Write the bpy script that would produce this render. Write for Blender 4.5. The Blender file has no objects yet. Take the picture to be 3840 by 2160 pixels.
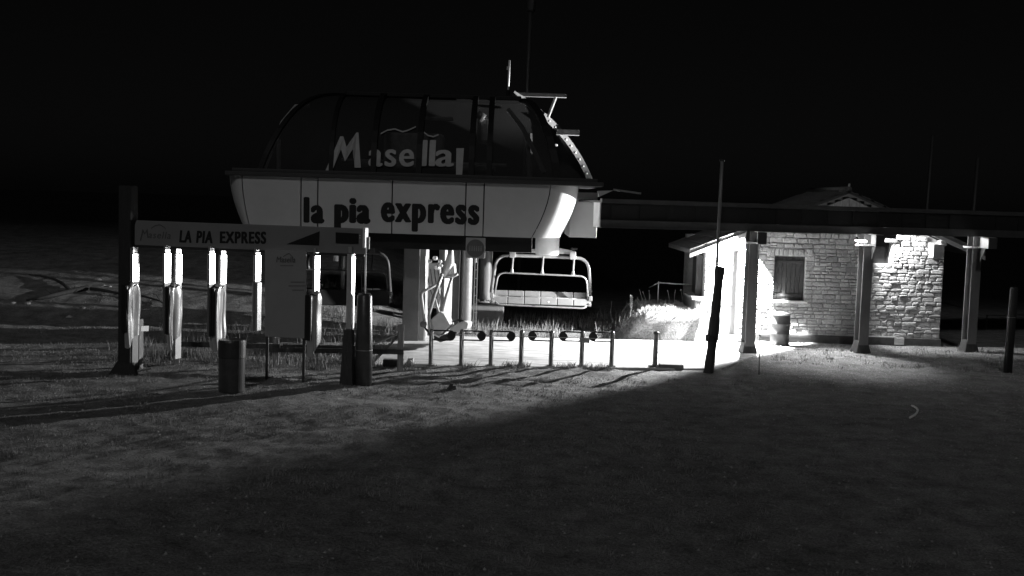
import bpy, math, random
import numpy as np
from mathutils import Vector, Matrix

random.seed(7)
rng = np.random.default_rng(7)
SC = bpy.context.scene
COL = SC.collection
R = math.radians

# ------------------------------------------------------------------ camera
FPX = 4200.0                      # focal length in pixels of the 3840 px wide photograph
CAM_H = 4.2
PITCH, ROLL = R(4.5), R(1.8)
cp, sp, cr, sr = math.cos(PITCH), math.sin(PITCH), math.cos(ROLL), math.sin(ROLL)
FWD = Vector((0, cp, -sp))
R0, U0 = Vector((1, 0, 0)), Vector((0, sp, cp))
CR = R0 * cr + U0 * sr
CU = U0 * cr - R0 * sr
EYE = Vector((0, 0, CAM_H))
cam_d = bpy.data.cameras.new('camera')
cam_d.sensor_width = 36.0
cam_d.lens = 36.0 * FPX / 3840.0
cam_d.clip_end = 2000.0
cam = bpy.data.objects.new('camera', cam_d)
COL.objects.link(cam)
m3 = Matrix((CR, CU, -FWD)).transposed()
cam.matrix_world = Matrix.Translation(EYE) @ m3.to_4x4()
SC.camera = cam

# ------------------------------------------------------------------ night sky, moon, exposure
MOON_EL, MOON_AZ = 31.0, 186.0    # low moon behind the viewer
world = bpy.data.worlds.new('World')
SC.world = world
world.use_nodes = True
nt = world.node_tree
nt.nodes.clear()
sky = nt.nodes.new('ShaderNodeTexSky')
sky.sky_type = 'NISHITA'
sky.sun_disc = False
sky.sun_elevation = R(MOON_EL)
sky.sun_rotation = R(MOON_AZ)
bw = nt.nodes.new('ShaderNodeRGBToBW')
bg = nt.nodes.new('ShaderNodeBackground')
bg.inputs['Strength'].default_value = 0.00035
wo = nt.nodes.new('ShaderNodeOutputWorld')
nt.links.new(sky.outputs[0], bw.inputs[0])
nt.links.new(bw.outputs[0], bg.inputs['Color'])
nt.links.new(bg.outputs[0], wo.inputs['Surface'])
moon_d = bpy.data.lights.new('moon', 'SUN')
moon_d.energy = 0.29
moon_d.angle = R(5.0)
moon = bpy.data.objects.new('moon', moon_d)
COL.objects.link(moon)
az = R(MOON_AZ)
to_moon = Vector((math.sin(az) * math.cos(R(MOON_EL)), math.cos(az) * math.cos(R(MOON_EL)), math.sin(R(MOON_EL))))
moon.rotation_euler = to_moon.to_track_quat('Z', 'Y').to_euler()
SC.view_settings.view_transform = 'Standard'
SC.view_settings.look = 'None'
SC.view_settings.exposure = 0.0
SC.view_settings.gamma = 1.0
SC.view_settings.use_curve_mapping = False
SC.render.engine = 'CYCLES'
SC.cycles.use_denoising = True
SC.cycles.max_bounces = 6
SC.cycles.sample_clamp_indirect = 6.0

# ------------------------------------------------------------------ where a thing in the photograph stands
def at(x, y, Y):
    """point at distance Y seen at photograph pixel (x, y)"""
    d = FWD + CR * ((x - 1920) / FPX) - CU * ((y - 1080) / FPX)
    return EYE + d * (Y / d.y)
def on_ground(x, y, h=0.0):
    d = FWD + CR * ((x - 1920) / FPX) - CU * ((y - 1080) / FPX)
    return EYE + d * ((h - CAM_H) / d.z)

# ------------------------------------------------------------------ materials (grey: an infrared picture)
MATS = {}
def mat(name, v, rough=0.7, metal=0.0, var=0.25, scale=6.0, bump=0.0, bscale=40.0, stretch=None, coat=0.0, spec=0.5):
    if name in MATS: return MATS[name]
    m = bpy.data.materials.new(name)
    m.use_nodes = True
    n = m.node_tree
    b = n.nodes['Principled BSDF']
    b.inputs['Roughness'].default_value = rough
    b.inputs['Metallic'].default_value = metal
    b.inputs['Specular IOR Level'].default_value = spec
    if coat: b.inputs['Coat Weight'].default_value = coat
    tc = n.nodes.new('ShaderNodeTexCoord')
    mp = n.nodes.new('ShaderNodeMapping')
    if stretch: mp.inputs['Scale'].default_value = stretch
    n.links.new(tc.outputs['Object'], mp.inputs[0])
    no = n.nodes.new('ShaderNodeTexNoise')
    no.inputs['Scale'].default_value = scale
    no.inputs['Detail'].default_value = 6.0
    no.inputs['Roughness'].default_value = 0.65
    n.links.new(mp.outputs[0], no.inputs['Vector'])
    mr = n.nodes.new('ShaderNodeMapRange')
    mr.inputs['From Min'].default_value = 0.3
    mr.inputs['From Max'].default_value = 0.7
    mr.inputs['To Min'].default_value = v * (1 - var)
    mr.inputs['To Max'].default_value = v * (1 + var)
    n.links.new(no.outputs['Fac'], mr.inputs['Value'])
    n.links.new(mr.outputs[0], b.inputs['Base Color'])
    if bump:
        n2 = n.nodes.new('ShaderNodeTexNoise')
        n2.inputs['Scale'].default_value = bscale
        n2.inputs['Detail'].default_value = 5.0
        n.links.new(mp.outputs[0], n2.inputs['Vector'])
        bu = n.nodes.new('ShaderNodeBump')
        bu.inputs['Strength'].default_value = bump
        bu.inputs['Distance'].default_value = 0.02
        n.links.new(n2.outputs['Fac'], bu.inputs['Height'])
        n.links.new(bu.outputs[0], b.inputs['Normal'])
    MATS[name] = m
    return m

def ground_material():
    m = bpy.data.materials.new('dry_turf')
    m.use_nodes = True
    n = m.node_tree
    b = n.nodes['Principled BSDF']
    b.inputs['Roughness'].default_value = 0.95
    b.inputs['Specular IOR Level'].default_value = 0.1
    tc = n.nodes.new('ShaderNodeTexCoord')
    def noise(scale, det, ro=0.6):
        o = n.nodes.new('ShaderNodeTexNoise')
        o.inputs['Scale'].default_value = scale
        o.inputs['Detail'].default_value = det
        o.inputs['Roughness'].default_value = ro
        n.links.new(tc.outputs['Object'], o.inputs['Vector'])
        return o
    big, mid, fine = noise(0.22, 4), noise(1.9, 6, 0.7), noise(26.0, 5, 0.75)
    def rng_(o, a, c, lo=0.3, hi=0.7):
        r = n.nodes.new('ShaderNodeMapRange')
        r.inputs['From Min'].default_value, r.inputs['From Max'].default_value = lo, hi
        r.inputs['To Min'].default_value, r.inputs['To Max'].default_value = a, c
        n.links.new(o.outputs['Fac'], r.inputs['Value'])
        return r
    def mul(a, c):
        q = n.nodes.new('ShaderNodeMath'); q.operation = 'MULTIPLY'
        n.links.new(a.outputs[0], q.inputs[0]); n.links.new(c.outputs[0], q.inputs[1])
        return q
    v = mul(mul(rng_(big, 0.23, 0.34), rng_(mid, 0.55, 1.4)), rng_(fine, 0.4, 1.6))
    # painted dimming: darker behind the pad, paler on the mound top, fading far off
    ta = n.nodes.new('ShaderNodeAttribute'); ta.attribute_name = 'shade_tone'
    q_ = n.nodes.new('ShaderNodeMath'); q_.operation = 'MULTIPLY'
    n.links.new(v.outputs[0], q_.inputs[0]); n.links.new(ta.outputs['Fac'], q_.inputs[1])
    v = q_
    n.links.new(v.outputs[0], b.inputs['Base Color'])
    bu = n.nodes.new('ShaderNodeBump')
    bu.inputs['Strength'].default_value = 0.9
    bu.inputs['Distance'].default_value = 0.055
    ad = n.nodes.new('ShaderNodeMath'); ad.operation = 'MULTIPLY_ADD'
    n2 = noise(9.0, 6, 0.7)
    n.links.new(n2.outputs['Fac'], ad.inputs[0]); ad.inputs[1].default_value = 1.5
    n.links.new(fine.outputs['Fac'], ad.inputs[2])
    n.links.new(ad.outputs[0], bu.inputs['Height'])
    n.links.new(bu.outputs[0], b.inputs['Normal'])
    return m

def glass_material():
    m = bpy.data.materials.new('dark_glazing')
    m.use_nodes = True
    n = m.node_tree
    n.nodes.clear()
    out = n.nodes.new('ShaderNodeOutputMaterial')
    tr = n.nodes.new('ShaderNodeBsdfTransparent')
    no = n.nodes.new('ShaderNodeTexNoise'); no.inputs['Scale'].default_value = 1.3; no.inputs['Detail'].default_value = 5
    mr = n.nodes.new('ShaderNodeMapRange')
    mr.inputs['To Min'].default_value, mr.inputs['To Max'].default_value = 0.25, 0.6
    n.links.new(no.outputs['Fac'], mr.inputs['Value']); n.links.new(mr.outputs[0], tr.inputs['Color'])
    di = n.nodes.new('ShaderNodeBsdfDiffuse'); di.inputs['Color'].default_value = (0.16, 0.16, 0.16, 1)
    b = n.nodes.new('ShaderNodeMixShader'); b.inputs[0].default_value = 0.16
    n.links.new(tr.outputs[0], b.inputs[1]); n.links.new(di.outputs[0], b.inputs[2])
    n.links.new(b.outputs[0], out.inputs['Surface'])
    return m

def emit_material(name, s):
    m = bpy.data.materials.new(name)
    m.use_nodes = True
    b = m.node_tree.nodes['Principled BSDF']
    b.inputs['Emission Color'].default_value = (1, 1, 1, 1)
    b.inputs['Emission Strength'].default_value = s
    return m

M_GROUND = ground_material()
M_GLASS = glass_material()
M_LENS = emit_material('lamp_lens', 8.0)
M_CONC = mat('concrete', 0.6, 0.9, var=0.45, scale=2.2, bump=0.9, bscale=9, stretch=(0.5, 1.6, 1), spec=0.2)
M_PILLAR = mat('grey_concrete', 0.2, 0.85, var=0.15, scale=2.5, bump=0.25, bscale=25, spec=0.2)
M_BAND = mat('white_cladding', 0.43, 0.45, var=0.07, scale=1.2)
M_BLACK = mat('black_paint', 0.01, 0.6, var=0.3, scale=5, spec=0.2)
M_DARK = mat('dark_steel', 0.018, 0.6, var=0.35, scale=4, bump=0.1)
M_LETTER = mat('black_vinyl', 0.012, 0.6, var=0.2, spec=0.2)
M_LOGO = mat('pale_vinyl', 0.33, 0.6, var=0.12)
M_GALV = mat('galvanised_steel', 0.45, 0.38, metal=0.55, var=0.2, scale=9)
M_PAINT = mat('pale_painted_steel', 0.55, 0.4, var=0.12, scale=4)
M_WHITE = mat('white_reflective', 0.82, 0.5, var=0.06)
M_SLEEVE = mat('satin_white_metal', 0.9, 0.3, metal=0.7, var=0.03)
M_SIGN = mat('sign_board', 0.17, 0.5, var=0.06, scale=2)
M_BOARD = mat('poster_board', 0.25, 0.6, var=0.06, scale=2)
M_PRINT = mat('dull_print', 0.07, 0.6, var=0.2)
M_WOOD = mat('weathered_wood', 0.26, 0.85, var=0.45, scale=5, bump=0.6, bscale=22, stretch=(6, 6, 0.6))
M_WOODB = mat('tarred_wood', 0.02, 0.8, var=0.4, bump=0.4, stretch=(6, 6, 0.6))
M_WOODD = mat('dark_wood', 0.045, 0.8, var=0.4, scale=5, bump=0.5, bscale=22, stretch=(6, 6, 0.6))
M_BAG = mat('grey_plastic_sheet', 0.4, 0.27, metal=0.25, var=0.12, scale=3, bump=0.2, bscale=6)
M_BAG_SHADE = mat('shaded_plastic_sheet', 0.015, 0.35, var=0.2, scale=3, bump=0.25, bscale=7)  # black copy of the cover sheet for its unlit side
M_STONE = [mat('wall_stone_' + w, v, 0.9, var=0.35, scale=5, bump=0.7, bscale=16, spec=0.2)
           for w, v in (('pale', 0.5), ('mid', 0.43), ('warm', 0.37), ('dull', 0.31))]
M_MORTAR = mat('mortar', 0.27, 0.95, var=0.25, scale=9, bump=0.6, bscale=30, spec=0.1)
M_PLINTH = mat('plinth_render', 0.07, 0.9, var=0.3, scale=4, bump=0.2)
M_ROOF = mat('roof_tile', 0.09, 0.7, var=0.3, scale=6, bump=0.4, bscale=15)
M_FRAME = mat('door_frame_paint', 0.3, 0.6)
M_DOOR = mat('painted_door', 0.16, 0.5, var=0.05, scale=2)
M_SHUT = mat('shutter_board', 0.022, 0.7, var=0.35, scale=6, bump=0.3, stretch=(5, 5, 0.5))
M_GRASS = mat('dry_grass', 0.24, 0.8, var=0.4, scale=3, spec=0.2)
M_RUBBER = mat('black_rubber', 0.02, 0.6, var=0.3)
M_SEAT = mat('pale_seat_cushion', 0.22, 0.6, var=0.12, scale=5)
M_SEATB = mat('white_seat_cushion', 0.5, 0.6, var=0.1)
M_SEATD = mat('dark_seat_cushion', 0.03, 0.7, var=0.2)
M_ROCK = mat('field_stone', 0.4, 0.9, var=0.3, scale=8, bump=0.6, spec=0.2)
M_DRUM = mat('drum_paint', 0.05, 0.5, var=0.45, scale=4)
M_BIN = mat('bin_shell', 0.035, 0.38, var=0.3, scale=5)
M_BINB = mat('bin_body', 0.05, 0.3, var=0.3, scale=5)
M_SLICK = mat('dark_plastic_sleeve', 0.06, 0.32, var=0.3, scale=4, bump=0.15)
M_ROPE = mat('pale_rope', 0.6, 0.8, var=0.1)

# ------------------------------------------------------------------ mesh building
class MB:
    def __init__(s):
        s.v, s.f = [], []
    def add(s, vs, fs):
        o = len(s.v)
        s.v += [Vector(p) for p in vs]
        s.f += [tuple(i + o for i in f) for f in fs]
        return s
    def box(s, c, size, rot=None, taper=1.0):
        hx, hy, hz = size[0] / 2, size[1] / 2, size[2] / 2
        ps = []
        for z, t in ((-hz, 1.0), (hz, taper)):
            for x, y in ((-hx, -hy), (hx, -hy), (hx, hy), (-hx, hy)):
                ps.append(Vector((x * t, y * t, z)))
        if rot is not None: ps = [rot @ p for p in ps]
        c = Vector(c)
        return s.add([p + c for p in ps], [(3, 2, 1, 0), (4, 5, 6, 7), (0, 1, 5, 4), (1, 2, 6, 5), (2, 3, 7, 6), (3, 0, 4, 7)])
    def prism(s, pts, off):
        """pts: planar loop of 3-D points, extruded by vector off"""
        n = len(pts); off = Vector(off)
        a = [Vector(p) for p in pts]
        vs = a + [p + off for p in a]
        fs = [tuple(range(n))[::-1], tuple(range(n, 2 * n))]
        fs += [(i, (i + 1) % n, n + (i + 1) % n, n + i) for i in range(n)]
        return s.add(vs, fs)
    def tube(s, path, r, n=8, caps=True):
        path = [Vector(p) for p in path]
        rs = r if isinstance(r, (list, tuple)) else [r] * len(path)
        vs, fs = [], []
        up = None
        for i, p in enumerate(path):
            a = path[max(i - 1, 0)]; b = path[min(i + 1, len(path) - 1)]
            d = (b - a).normalized()
            if up is None:
                up = d.orthogonal().normalized()
            up = (up - d * up.dot(d)).normalized()
            w = d.cross(up)
            for k in range(n):
                t = 2 * math.pi * k / n
                vs.append(p + (up * math.cos(t) + w * math.sin(t)) * rs[i])
        for i in range(len(path) - 1):
            for k in range(n):
                a, b = i * n + k, i * n + (k + 1) % n
                fs.append((a, b, b + n, a + n))
        if caps:
            fs.append(tuple(range(n))[::-1])
            fs.append(tuple(range((len(path) - 1) * n, len(path) * n)))
        return s.add(vs, fs)
    def lathe(s, prof, c, n=24):
        c = Vector(c); vs, fs = [], []
        for r, z in prof:
            for k in range(n):
                t = 2 * math.pi * k / n
                vs.append(c + Vector((r * math.cos(t), r * math.sin(t), z)))
        for i in range(len(prof) - 1):
            for k in range(n):
                a, b = i * n + k, i * n + (k + 1) % n
                fs.append((a, b, b + n, a + n))
        return s.add(vs, fs)
    def grid(s, rows, close=False):
        """rows: list of equal-length point lists"""
        n = len(rows[0]); vs = [p for r in rows for p in r]; fs = []
        for i in range(len(rows) - 1):
            for k in range(n if close else n - 1):
                a, b = i * n + k, i * n + (k + 1) % n
                fs.append((a, b, b + n, a + n))
        return s.add(vs, fs)

def root_of(o):
    while o.parent: o = o.parent
    return o
def obj(name, mb, material, parent=None, smooth=False, bevel=0.0, origin=None):
    base = Vector((0, 0, 0))
    if parent is not None: base = Vector(root_of(parent).location)
    elif origin is not None: base = Vector(origin)
    me = bpy.data.meshes.new(name)
    me.from_pydata([p - base for p in mb.v], [], mb.f)
    me.materials.append(material)
    if smooth:
        for p in me.polygons: p.use_smooth = True
    o = bpy.data.objects.new(name, me)
    COL.objects.link(o)
    if parent is not None: o.parent = parent
    elif origin is not None: o.location = base
    if bevel:
        b = o.modifiers.new('bevel', 'BEVEL'); b.width = bevel; b.segments = 2; b.limit_method = 'ANGLE'
    return o
def tag(o, label, cat, group=None):
    o['label'] = label; o['category'] = cat
    if group: o['group'] = group
    return o
def thing(name, label, cat, loc, group=None):
    o = bpy.data.objects.new(name, None)
    o.empty_display_size = 0.2
    COL.objects.link(o)
    o.location = loc
    return tag(o, label, cat, group)
def struct(o):
    o['kind'] = 'structure'; return o
def stuff(o):
    o['kind'] = 'stuff'; return o
def copy_tree(o, loc=None, rotz=None, label=None, parent=None):
    c = o.copy(); COL.objects.link(c)
    if parent is not None: c.parent = parent
    if loc is not None: c.location = loc
    if rotz is not None: c.rotation_euler = (0, 0, rotz)
    if label: c['label'] = label
    for ch in list(o.children): copy_tree(ch, parent=c)
    return c
def rz(a): return Matrix.Rotation(a, 3, 'Z')
def rx(a): return Matrix.Rotation(a, 3, 'X')
def ry(a): return Matrix.Rotation(a, 3, 'Y')

def text2d(body, w, h, gx=0.0, gy=0.0, shear=0.0, space=1.0, rows=56):
    """heavy lettering fitted into a w x h box: the built-in face is thickened by gx, gy (parts of
    the letter height) on a fine grid and returned as flat strips: list of 2-D points, faces"""
    cu = bpy.data.curves.new('lettering', 'FONT')
    cu.body = body; cu.size = 1.0; cu.shear = shear; cu.space_character = space
    cu.resolution_u = 5
    o = bpy.data.objects.new('lettering', cu); COL.objects.link(o)
    dg = bpy.context.evaluated_depsgraph_get()
    me = bpy.data.meshes.new_from_object(o.evaluated_get(dg))
    me.calc_loop_triangles()
    P = np.array([(v.co.x, v.co.y) for v in me.vertices])
    T = [tuple(t.vertices) for t in me.loop_triangles]
    bpy.data.objects.remove(o); bpy.data.curves.remove(cu); bpy.data.meshes.remove(me)
    P -= P.min(0); H = P[:, 1].max(); W_ = P[:, 0].max()
    st = H / rows
    px, py = int(gx * rows) + 2, int(gy * rows) + 2
    ny, nx = rows + 2 * py, int(W_ / st) + 2 * px + 1
    M = np.zeros((ny, nx), bool)
    cx = (np.arange(nx) - px + 0.5) * st; cy = (np.arange(ny) - py + 0.5) * st
    for t in T:
        A, B, C = P[t[0]], P[t[1]], P[t[2]]
        x0, x1 = np.searchsorted(cx, [min(A[0], B[0], C[0]), max(A[0], B[0], C[0])])
        y0, y1 = np.searchsorted(cy, [min(A[1], B[1], C[1]), max(A[1], B[1], C[1])])
        if x1 <= x0 or y1 <= y0: continue
        U, V = np.meshgrid(cx[x0:x1], cy[y0:y1])
        d = lambda p, q: (q[0] - p[0]) * (V - p[1]) - (q[1] - p[1]) * (U - p[0])
        a_, b_, c_ = d(A, B), d(B, C), d(C, A)
        M[y0:y1, x0:x1] |= ((a_ >= 0) & (b_ >= 0) & (c_ >= 0)) | ((a_ <= 0) & (b_ <= 0) & (c_ <= 0))
    kx, ky = int(round(gx * rows)), int(round(gy * rows))
    D = M.copy()
    for dy in range(-ky, ky + 1):
        for dx in range(-kx, kx + 1):
            if (dx / (kx + .5)) ** 2 + (dy / (ky + .5)) ** 2 <= 1.0:
                D |= np.roll(np.roll(M, dy, 0), dx, 1)
    yy, xx = np.nonzero(D); y0, y1, x0, x1 = yy.min(), yy.max() + 1, xx.min(), xx.max() + 1
    pts, fs = [], []
    sx, sy = w / (x1 - x0), h / (y1 - y0)
    for r in range(y0, y1):
        row = np.concatenate([[0], D[r].astype(int), [0]]); e = np.nonzero(np.diff(row))[0]
        for a_, b_ in zip(e[::2], e[1::2]):
            k = len(pts)
            pts += [((a_ - x0) * sx, (r - y0) * sy), ((b_ - x0) * sx, (r - y0) * sy), ((b_ - x0) * sx, (r + 1 - y0) * sy), ((a_ - x0) * sx, (r + 1 - y0) * sy)]
            fs.append((k, k + 1, k + 2, k + 3))
    return pts, fs

# ------------------------------------------------------------------ terrain
def vnoise(x, y, scale, seed):
    r = np.random.default_rng(seed)
    N = 256
    g = r.random((N, N))
    u, v = x / scale, y / scale
    iu, iv = np.floor(u).astype(int), np.floor(v).astype(int)
    fu, fv = u - iu, v - iv
    fu = fu * fu * (3 - 2 * fu); fv = fv * fv * (3 - 2 * fv)
    a = g[iu % N, iv % N]; b = g[(iu + 1) % N, iv % N]; c = g[iu % N, (iv + 1) % N]; d = g[(iu + 1) % N, (iv + 1) % N]
    return (a * (1 - fu) + b * fu) * (1 - fv) + (c * (1 - fu) + d * fu) * fv - 0.5
def sst(a, b, x):
    t = np.clip((x - a) / (b - a), 0, 1); return t * t * (3 - 2 * t)
PAD = [on_ground(1395, 1374), on_ground(2700, 1389), on_ground(2850, 1330), Vector((7.0, 34.9, 0)), Vector((5.9, 34.3, 0)), on_ground(1500, 1262)]
PX = np.array([p.x for p in PAD]); PY = np.array([p.y for p in PAD])
def in_pad(x, y):
    ins = np.zeros(np.shape(x), bool)
    j = len(PX) - 1
    for i in range(len(PX)):
        c = ((PY[i] > y) != (PY[j] > y)) & (x < (PX[j] - PX[i]) * (y - PY[i]) / (PY[j] - PY[i] + 1e-12) + PX[i])
        ins ^= c; j = i
    return ins
def ground_h(x, y):
    x = np.asarray(x, float); y = np.asarray(y, float)
    ruts = sst(24.5, 26.0, y) * sst(29.0, 27.8, y) * sst(-5, -2, x) * sst(5, 2.5, x)
    h = vnoise(x, y, 3.7, 1) * 0.05 + vnoise(x, y, 1.1, 2) * (0.035 + 0.05 * ruts) + vnoise(x, y, 0.42, 3) * (0.034 + 0.03 * ruts) + vnoise(x, y, 0.21, 4) * 0.024
    calm = sst(1.0, 8.0, x - (y - 22) * 0.6)           # the worn track towards the hut is smoother
    h = h * (1 - 0.55 * calm)
    # drainage step across the slope in front
    h += 0.07 * sst(0.12, -0.12, (y - 20.4) - 0.28 * x + vnoise(x, y, 0.9, 9) * 0.3) * sst(-6, -4, x) * sst(2.0, 0.5, x) * sst(14, 20, y)
    mx = np.minimum(sst(3.2, 4.3, x + vnoise(x, y, 0.8, 5) * 0.5), sst(6.3, 5.9, x)); my = np.minimum(sst(34.2, 34.31, y + vnoise(x, y, 0.7, 6) * 0.1), sst(40, 38, y))
    h = h + (0.9 + vnoise(x, y, 0.6, 8) * 0.1) * mx * my
    hill = sst(-1.0, -7.0, x) * (3.6 * (1 - np.exp(-np.clip(y - 33.5, 0, 400) * 0.17 / 3.6)))
    far = -np.clip(y - 70, 0, 400) * 0.004
    h = h + hill * sst(0, 3, y - 33.5) + far + vnoise(x, y, 9.0, 7) * 0.25 * sst(40, 50, y)
    pad = in_pad(x, y)
    h = np.where(pad, -0.06, h)
    hut = (x > 5.6) & (y > 33.6)
    h = np.where(hut & ~pad & (h < 0.3), np.minimum(h, 0.02), h)
    return h
def gz(x, y): return float(ground_h(np.array([x]), np.array([y]))[0])
xs = np.concatenate([-np.geomspace(300, 17, 26)[:-1], np.arange(-17, 19.0, 0.1), np.geomspace(19.05, 300, 26)])
ys = np.concatenate([np.linspace(-60, 8, 18)[:-1], np.arange(8, 46, 0.1), np.geomspace(46.1, 420, 50)])
GX, GY = np.meshgrid(xs, ys)
GZ = ground_h(GX, GY)
def grid_mesh(name, GX, GY, GZ):
    ny, nx = GX.shape
    me = bpy.data.meshes.new(name)
    co = np.stack([GX, GY, GZ], -1).reshape(-1, 3)
    idx = np.arange(nx * ny).reshape(ny, nx)
    q = np.stack([idx[:-1, :-1], idx[:-1, 1:], idx[1:, 1:], idx[1:, :-1]], -1).reshape(-1, 4)
    me.vertices.add(len(co)); me.vertices.foreach_set('co', co.astype(np.float32).ravel())
    me.loops.add(q.size); me.loops.foreach_set('vertex_index', q.astype(np.int32).ravel())
    me.polygons.add(len(q)); me.polygons.foreach_set('loop_start', np.arange(0, q.size, 4, dtype=np.int32))
    me.polygons.foreach_set('use_smooth', np.ones(len(q), bool))
    me.update(calc_edges=True)
    return me
gm = grid_mesh('ground', GX, GY, GZ)
tone = 1 - 0.5 * sst(33.4, 35.5, GY + vnoise(GX, GY, 1.5, 41) * 1.5) * sst(-4.5, -2.0, GX) * sst(6.0, 5.2, GX)  # ground behind the pad painted dimmer to hold down the lamp light
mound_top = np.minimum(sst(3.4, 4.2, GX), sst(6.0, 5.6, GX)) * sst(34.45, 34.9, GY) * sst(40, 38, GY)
tone = np.maximum(tone, 0.62 * mound_top)  # lamp-lit mound top painted lighter than its shaded front
tone *= 1 - 0.96 * sst(36.5, 58, GY)  # fading of light with distance painted into the ground tone
ta_ = gm.attributes.new('shade_tone', 'FLOAT', 'POINT'); ta_.data.foreach_set('value', tone.astype(np.float32).ravel())
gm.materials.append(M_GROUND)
ground = bpy.data.objects.new('ground', gm); COL.objects.link(ground); struct(ground)
# concrete loading pad
pb = MB().prism([Vector((p.x, p.y, -0.3)) for p in PAD], (0, 0, 0.345))
struct(obj('loading_pad', pb, M_CONC, bevel=0.02))

# ------------------------------------------------------------------ the lift station
ST_Y = 30.2
TOPZ, BOTZ = 4.62, 3.19
station = thing('lift_station', 'white banded chairlift station with a dark glazed dome roof and black lettering', 'lift station', (-1.5, 33.0, 0))
def X(x, Y=ST_Y): return at(x, 800, Y).x
XL, XR = X(905), X(2062)           # ends of the straight part
def band_pt(s, t):
    """s: metres along the front (left to right), wrapping round both ends; t: 0 bottom .. 1 top.
    Both ends draw in towards the bottom like a hull."""
    k = (1 - t) ** 1.7
    y = ST_Y + 0.09 * k
    z = BOTZ + (TOPZ - BOTZ) * t
    shl, shr = 0.22 * k, 0.47 * k
    SL_, SR_ = X(1127), X(1813)
    if s < XL:
        a = min((XL - s) / 1.1, math.pi / 2)
        return Vector((XL + shl - (0.54 - 0.22 * k) * math.sin(a), y + 1.1 * (1 - math.cos(a)), z))
    if s > XR:
        a = min((s - XR) / 1.75, math.pi / 2)
        return Vector((XR - shr + 0.84 * math.sin(a), y + 1.75 * (1 - math.cos(a)), z))
    x = s
    if s < SL_: x += shl * (SL_ - s) / (SL_ - XL)
    if s > SR_: x -= shr * (s - SR_) / (XR - SR_)
    return Vector((x, y, z))
def band_panel(s0, s1, n=2, thick=0.05):
    mb = MB()
    cols = [s0 + (s1 - s0) * i / n for i in range(n + 1)]
    rows_o = [[band_pt(s, t / 6) for s in cols] for t in range(7)]
    rows_i = [[band_pt(s, t / 6) + Vector((0, thick, 0)) for s in cols] for t in range(7)]
    mb.grid(rows_o); mb.grid([r[::-1] for r in rows_i])
    for rows in (rows_o[0], rows_o[-1]):
        pass
    a, b = [r[0] for r in rows_o], [r[0] for r in rows_i]; mb.grid([a, b])
    a, b = [r[-1] for r in rows_o], [r[-1] for r in rows_i]; mb.grid([b, a])
    mb.grid([rows_i[0], rows_o[0]]); mb.grid([rows_o[-1], rows_i[-1]])
    return obj('fascia_panel', mb, M_BAND, station, smooth=False)
g = 0.018
seams = [905, 1127, 1190, 1469, 1745, 1813, 2062]
band_panel(XL - 1.1 * math.pi / 2, XL - g, 10)
for a, b in zip(seams[:-1], seams[1:]): band_panel(X(a) + g, X(b) - g, 2)
pr = band_panel(XR + g, XR + 1.75 * math.pi / 2, 18)
for p in pr.data.polygons: p.use_smooth = True
# dark core behind the cladding
core = MB().box(((XL + XR) / 2, 33.4, (TOPZ + BOTZ) / 2 + 0.02), (XR - XL - 0.9, 6.1, TOPZ - BOTZ - 0.12))
obj('core_frame', core, M_DARK, station)
# end cladding box on the right
c0, c1 = at(2140, 720, 31.9), at(2236, 892, 31.9)
obj('end_panel', MB().box(((c0.x + c1.x) / 2, 33.4, (c0.z + c1.z) / 2), (c1.x - c0.x, 3.0, c0.z - c1.z)), M_BAND, station, bevel=0.015)
# ledge above the band
lx0, lx1 = X(845), at(2245, 700, 31.9).x
obj('roof_ledge', MB().box(((lx0 + lx1) / 2, 33.2, TOPZ + 0.06), (lx1 - lx0, 6.3, 0.12)).box(((lx0 + lx1) / 2, 33.2, TOPZ + 0.16), (lx1 - lx0 - 0.3, 6.0, 0.1)), M_DARK, station, bevel=0.02)
# underside beam and cross members
bx0, bx1 = X(1382), X(2000)
obj('underside_beam', MB().box(((bx0 + bx1) / 2, 31.3, 2.98), (bx1 - bx0, 1.2, 0.42)), M_BLACK, station, bevel=0.01)
obj('underside_beam', MB().box((-2.9, 35.0, 2.95), (6.6, 0.5, 0.45)), M_BLACK, station, bevel=0.01)
# lettering on the band
def band_word(word, x0, x1, ytop, ybase, ybot, bold, name='lettering'):
    h_top = at(x0, ytop, ST_Y).z; 
    w = X(x1) - X(x0); h = (ybot - ytop) / FPX * ST_Y
    P, F = text2d(word, w, h, bold, 0.036, 0, 1.2)
    zb = at((x0 + x1) / 2, ybot, ST_Y).z
    vs = []
    for a, b in P:
        t = (zb + b - BOTZ) / (TOPZ - BOTZ)
        q = band_pt(X(x0) + a, t); vs.append(q + Vector((0, -0.008, 0)))
    return obj(name, MB().add(vs, F), M_LETTER, station)
band_word('la', 1137, 1216, 740, 836, 838, 0.105)
band_word('pia', 1252, 1389, 743, 838, 868, 0.105)
band_word('express', 1427, 1798, 764, 847, 871, 0.105)

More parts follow.
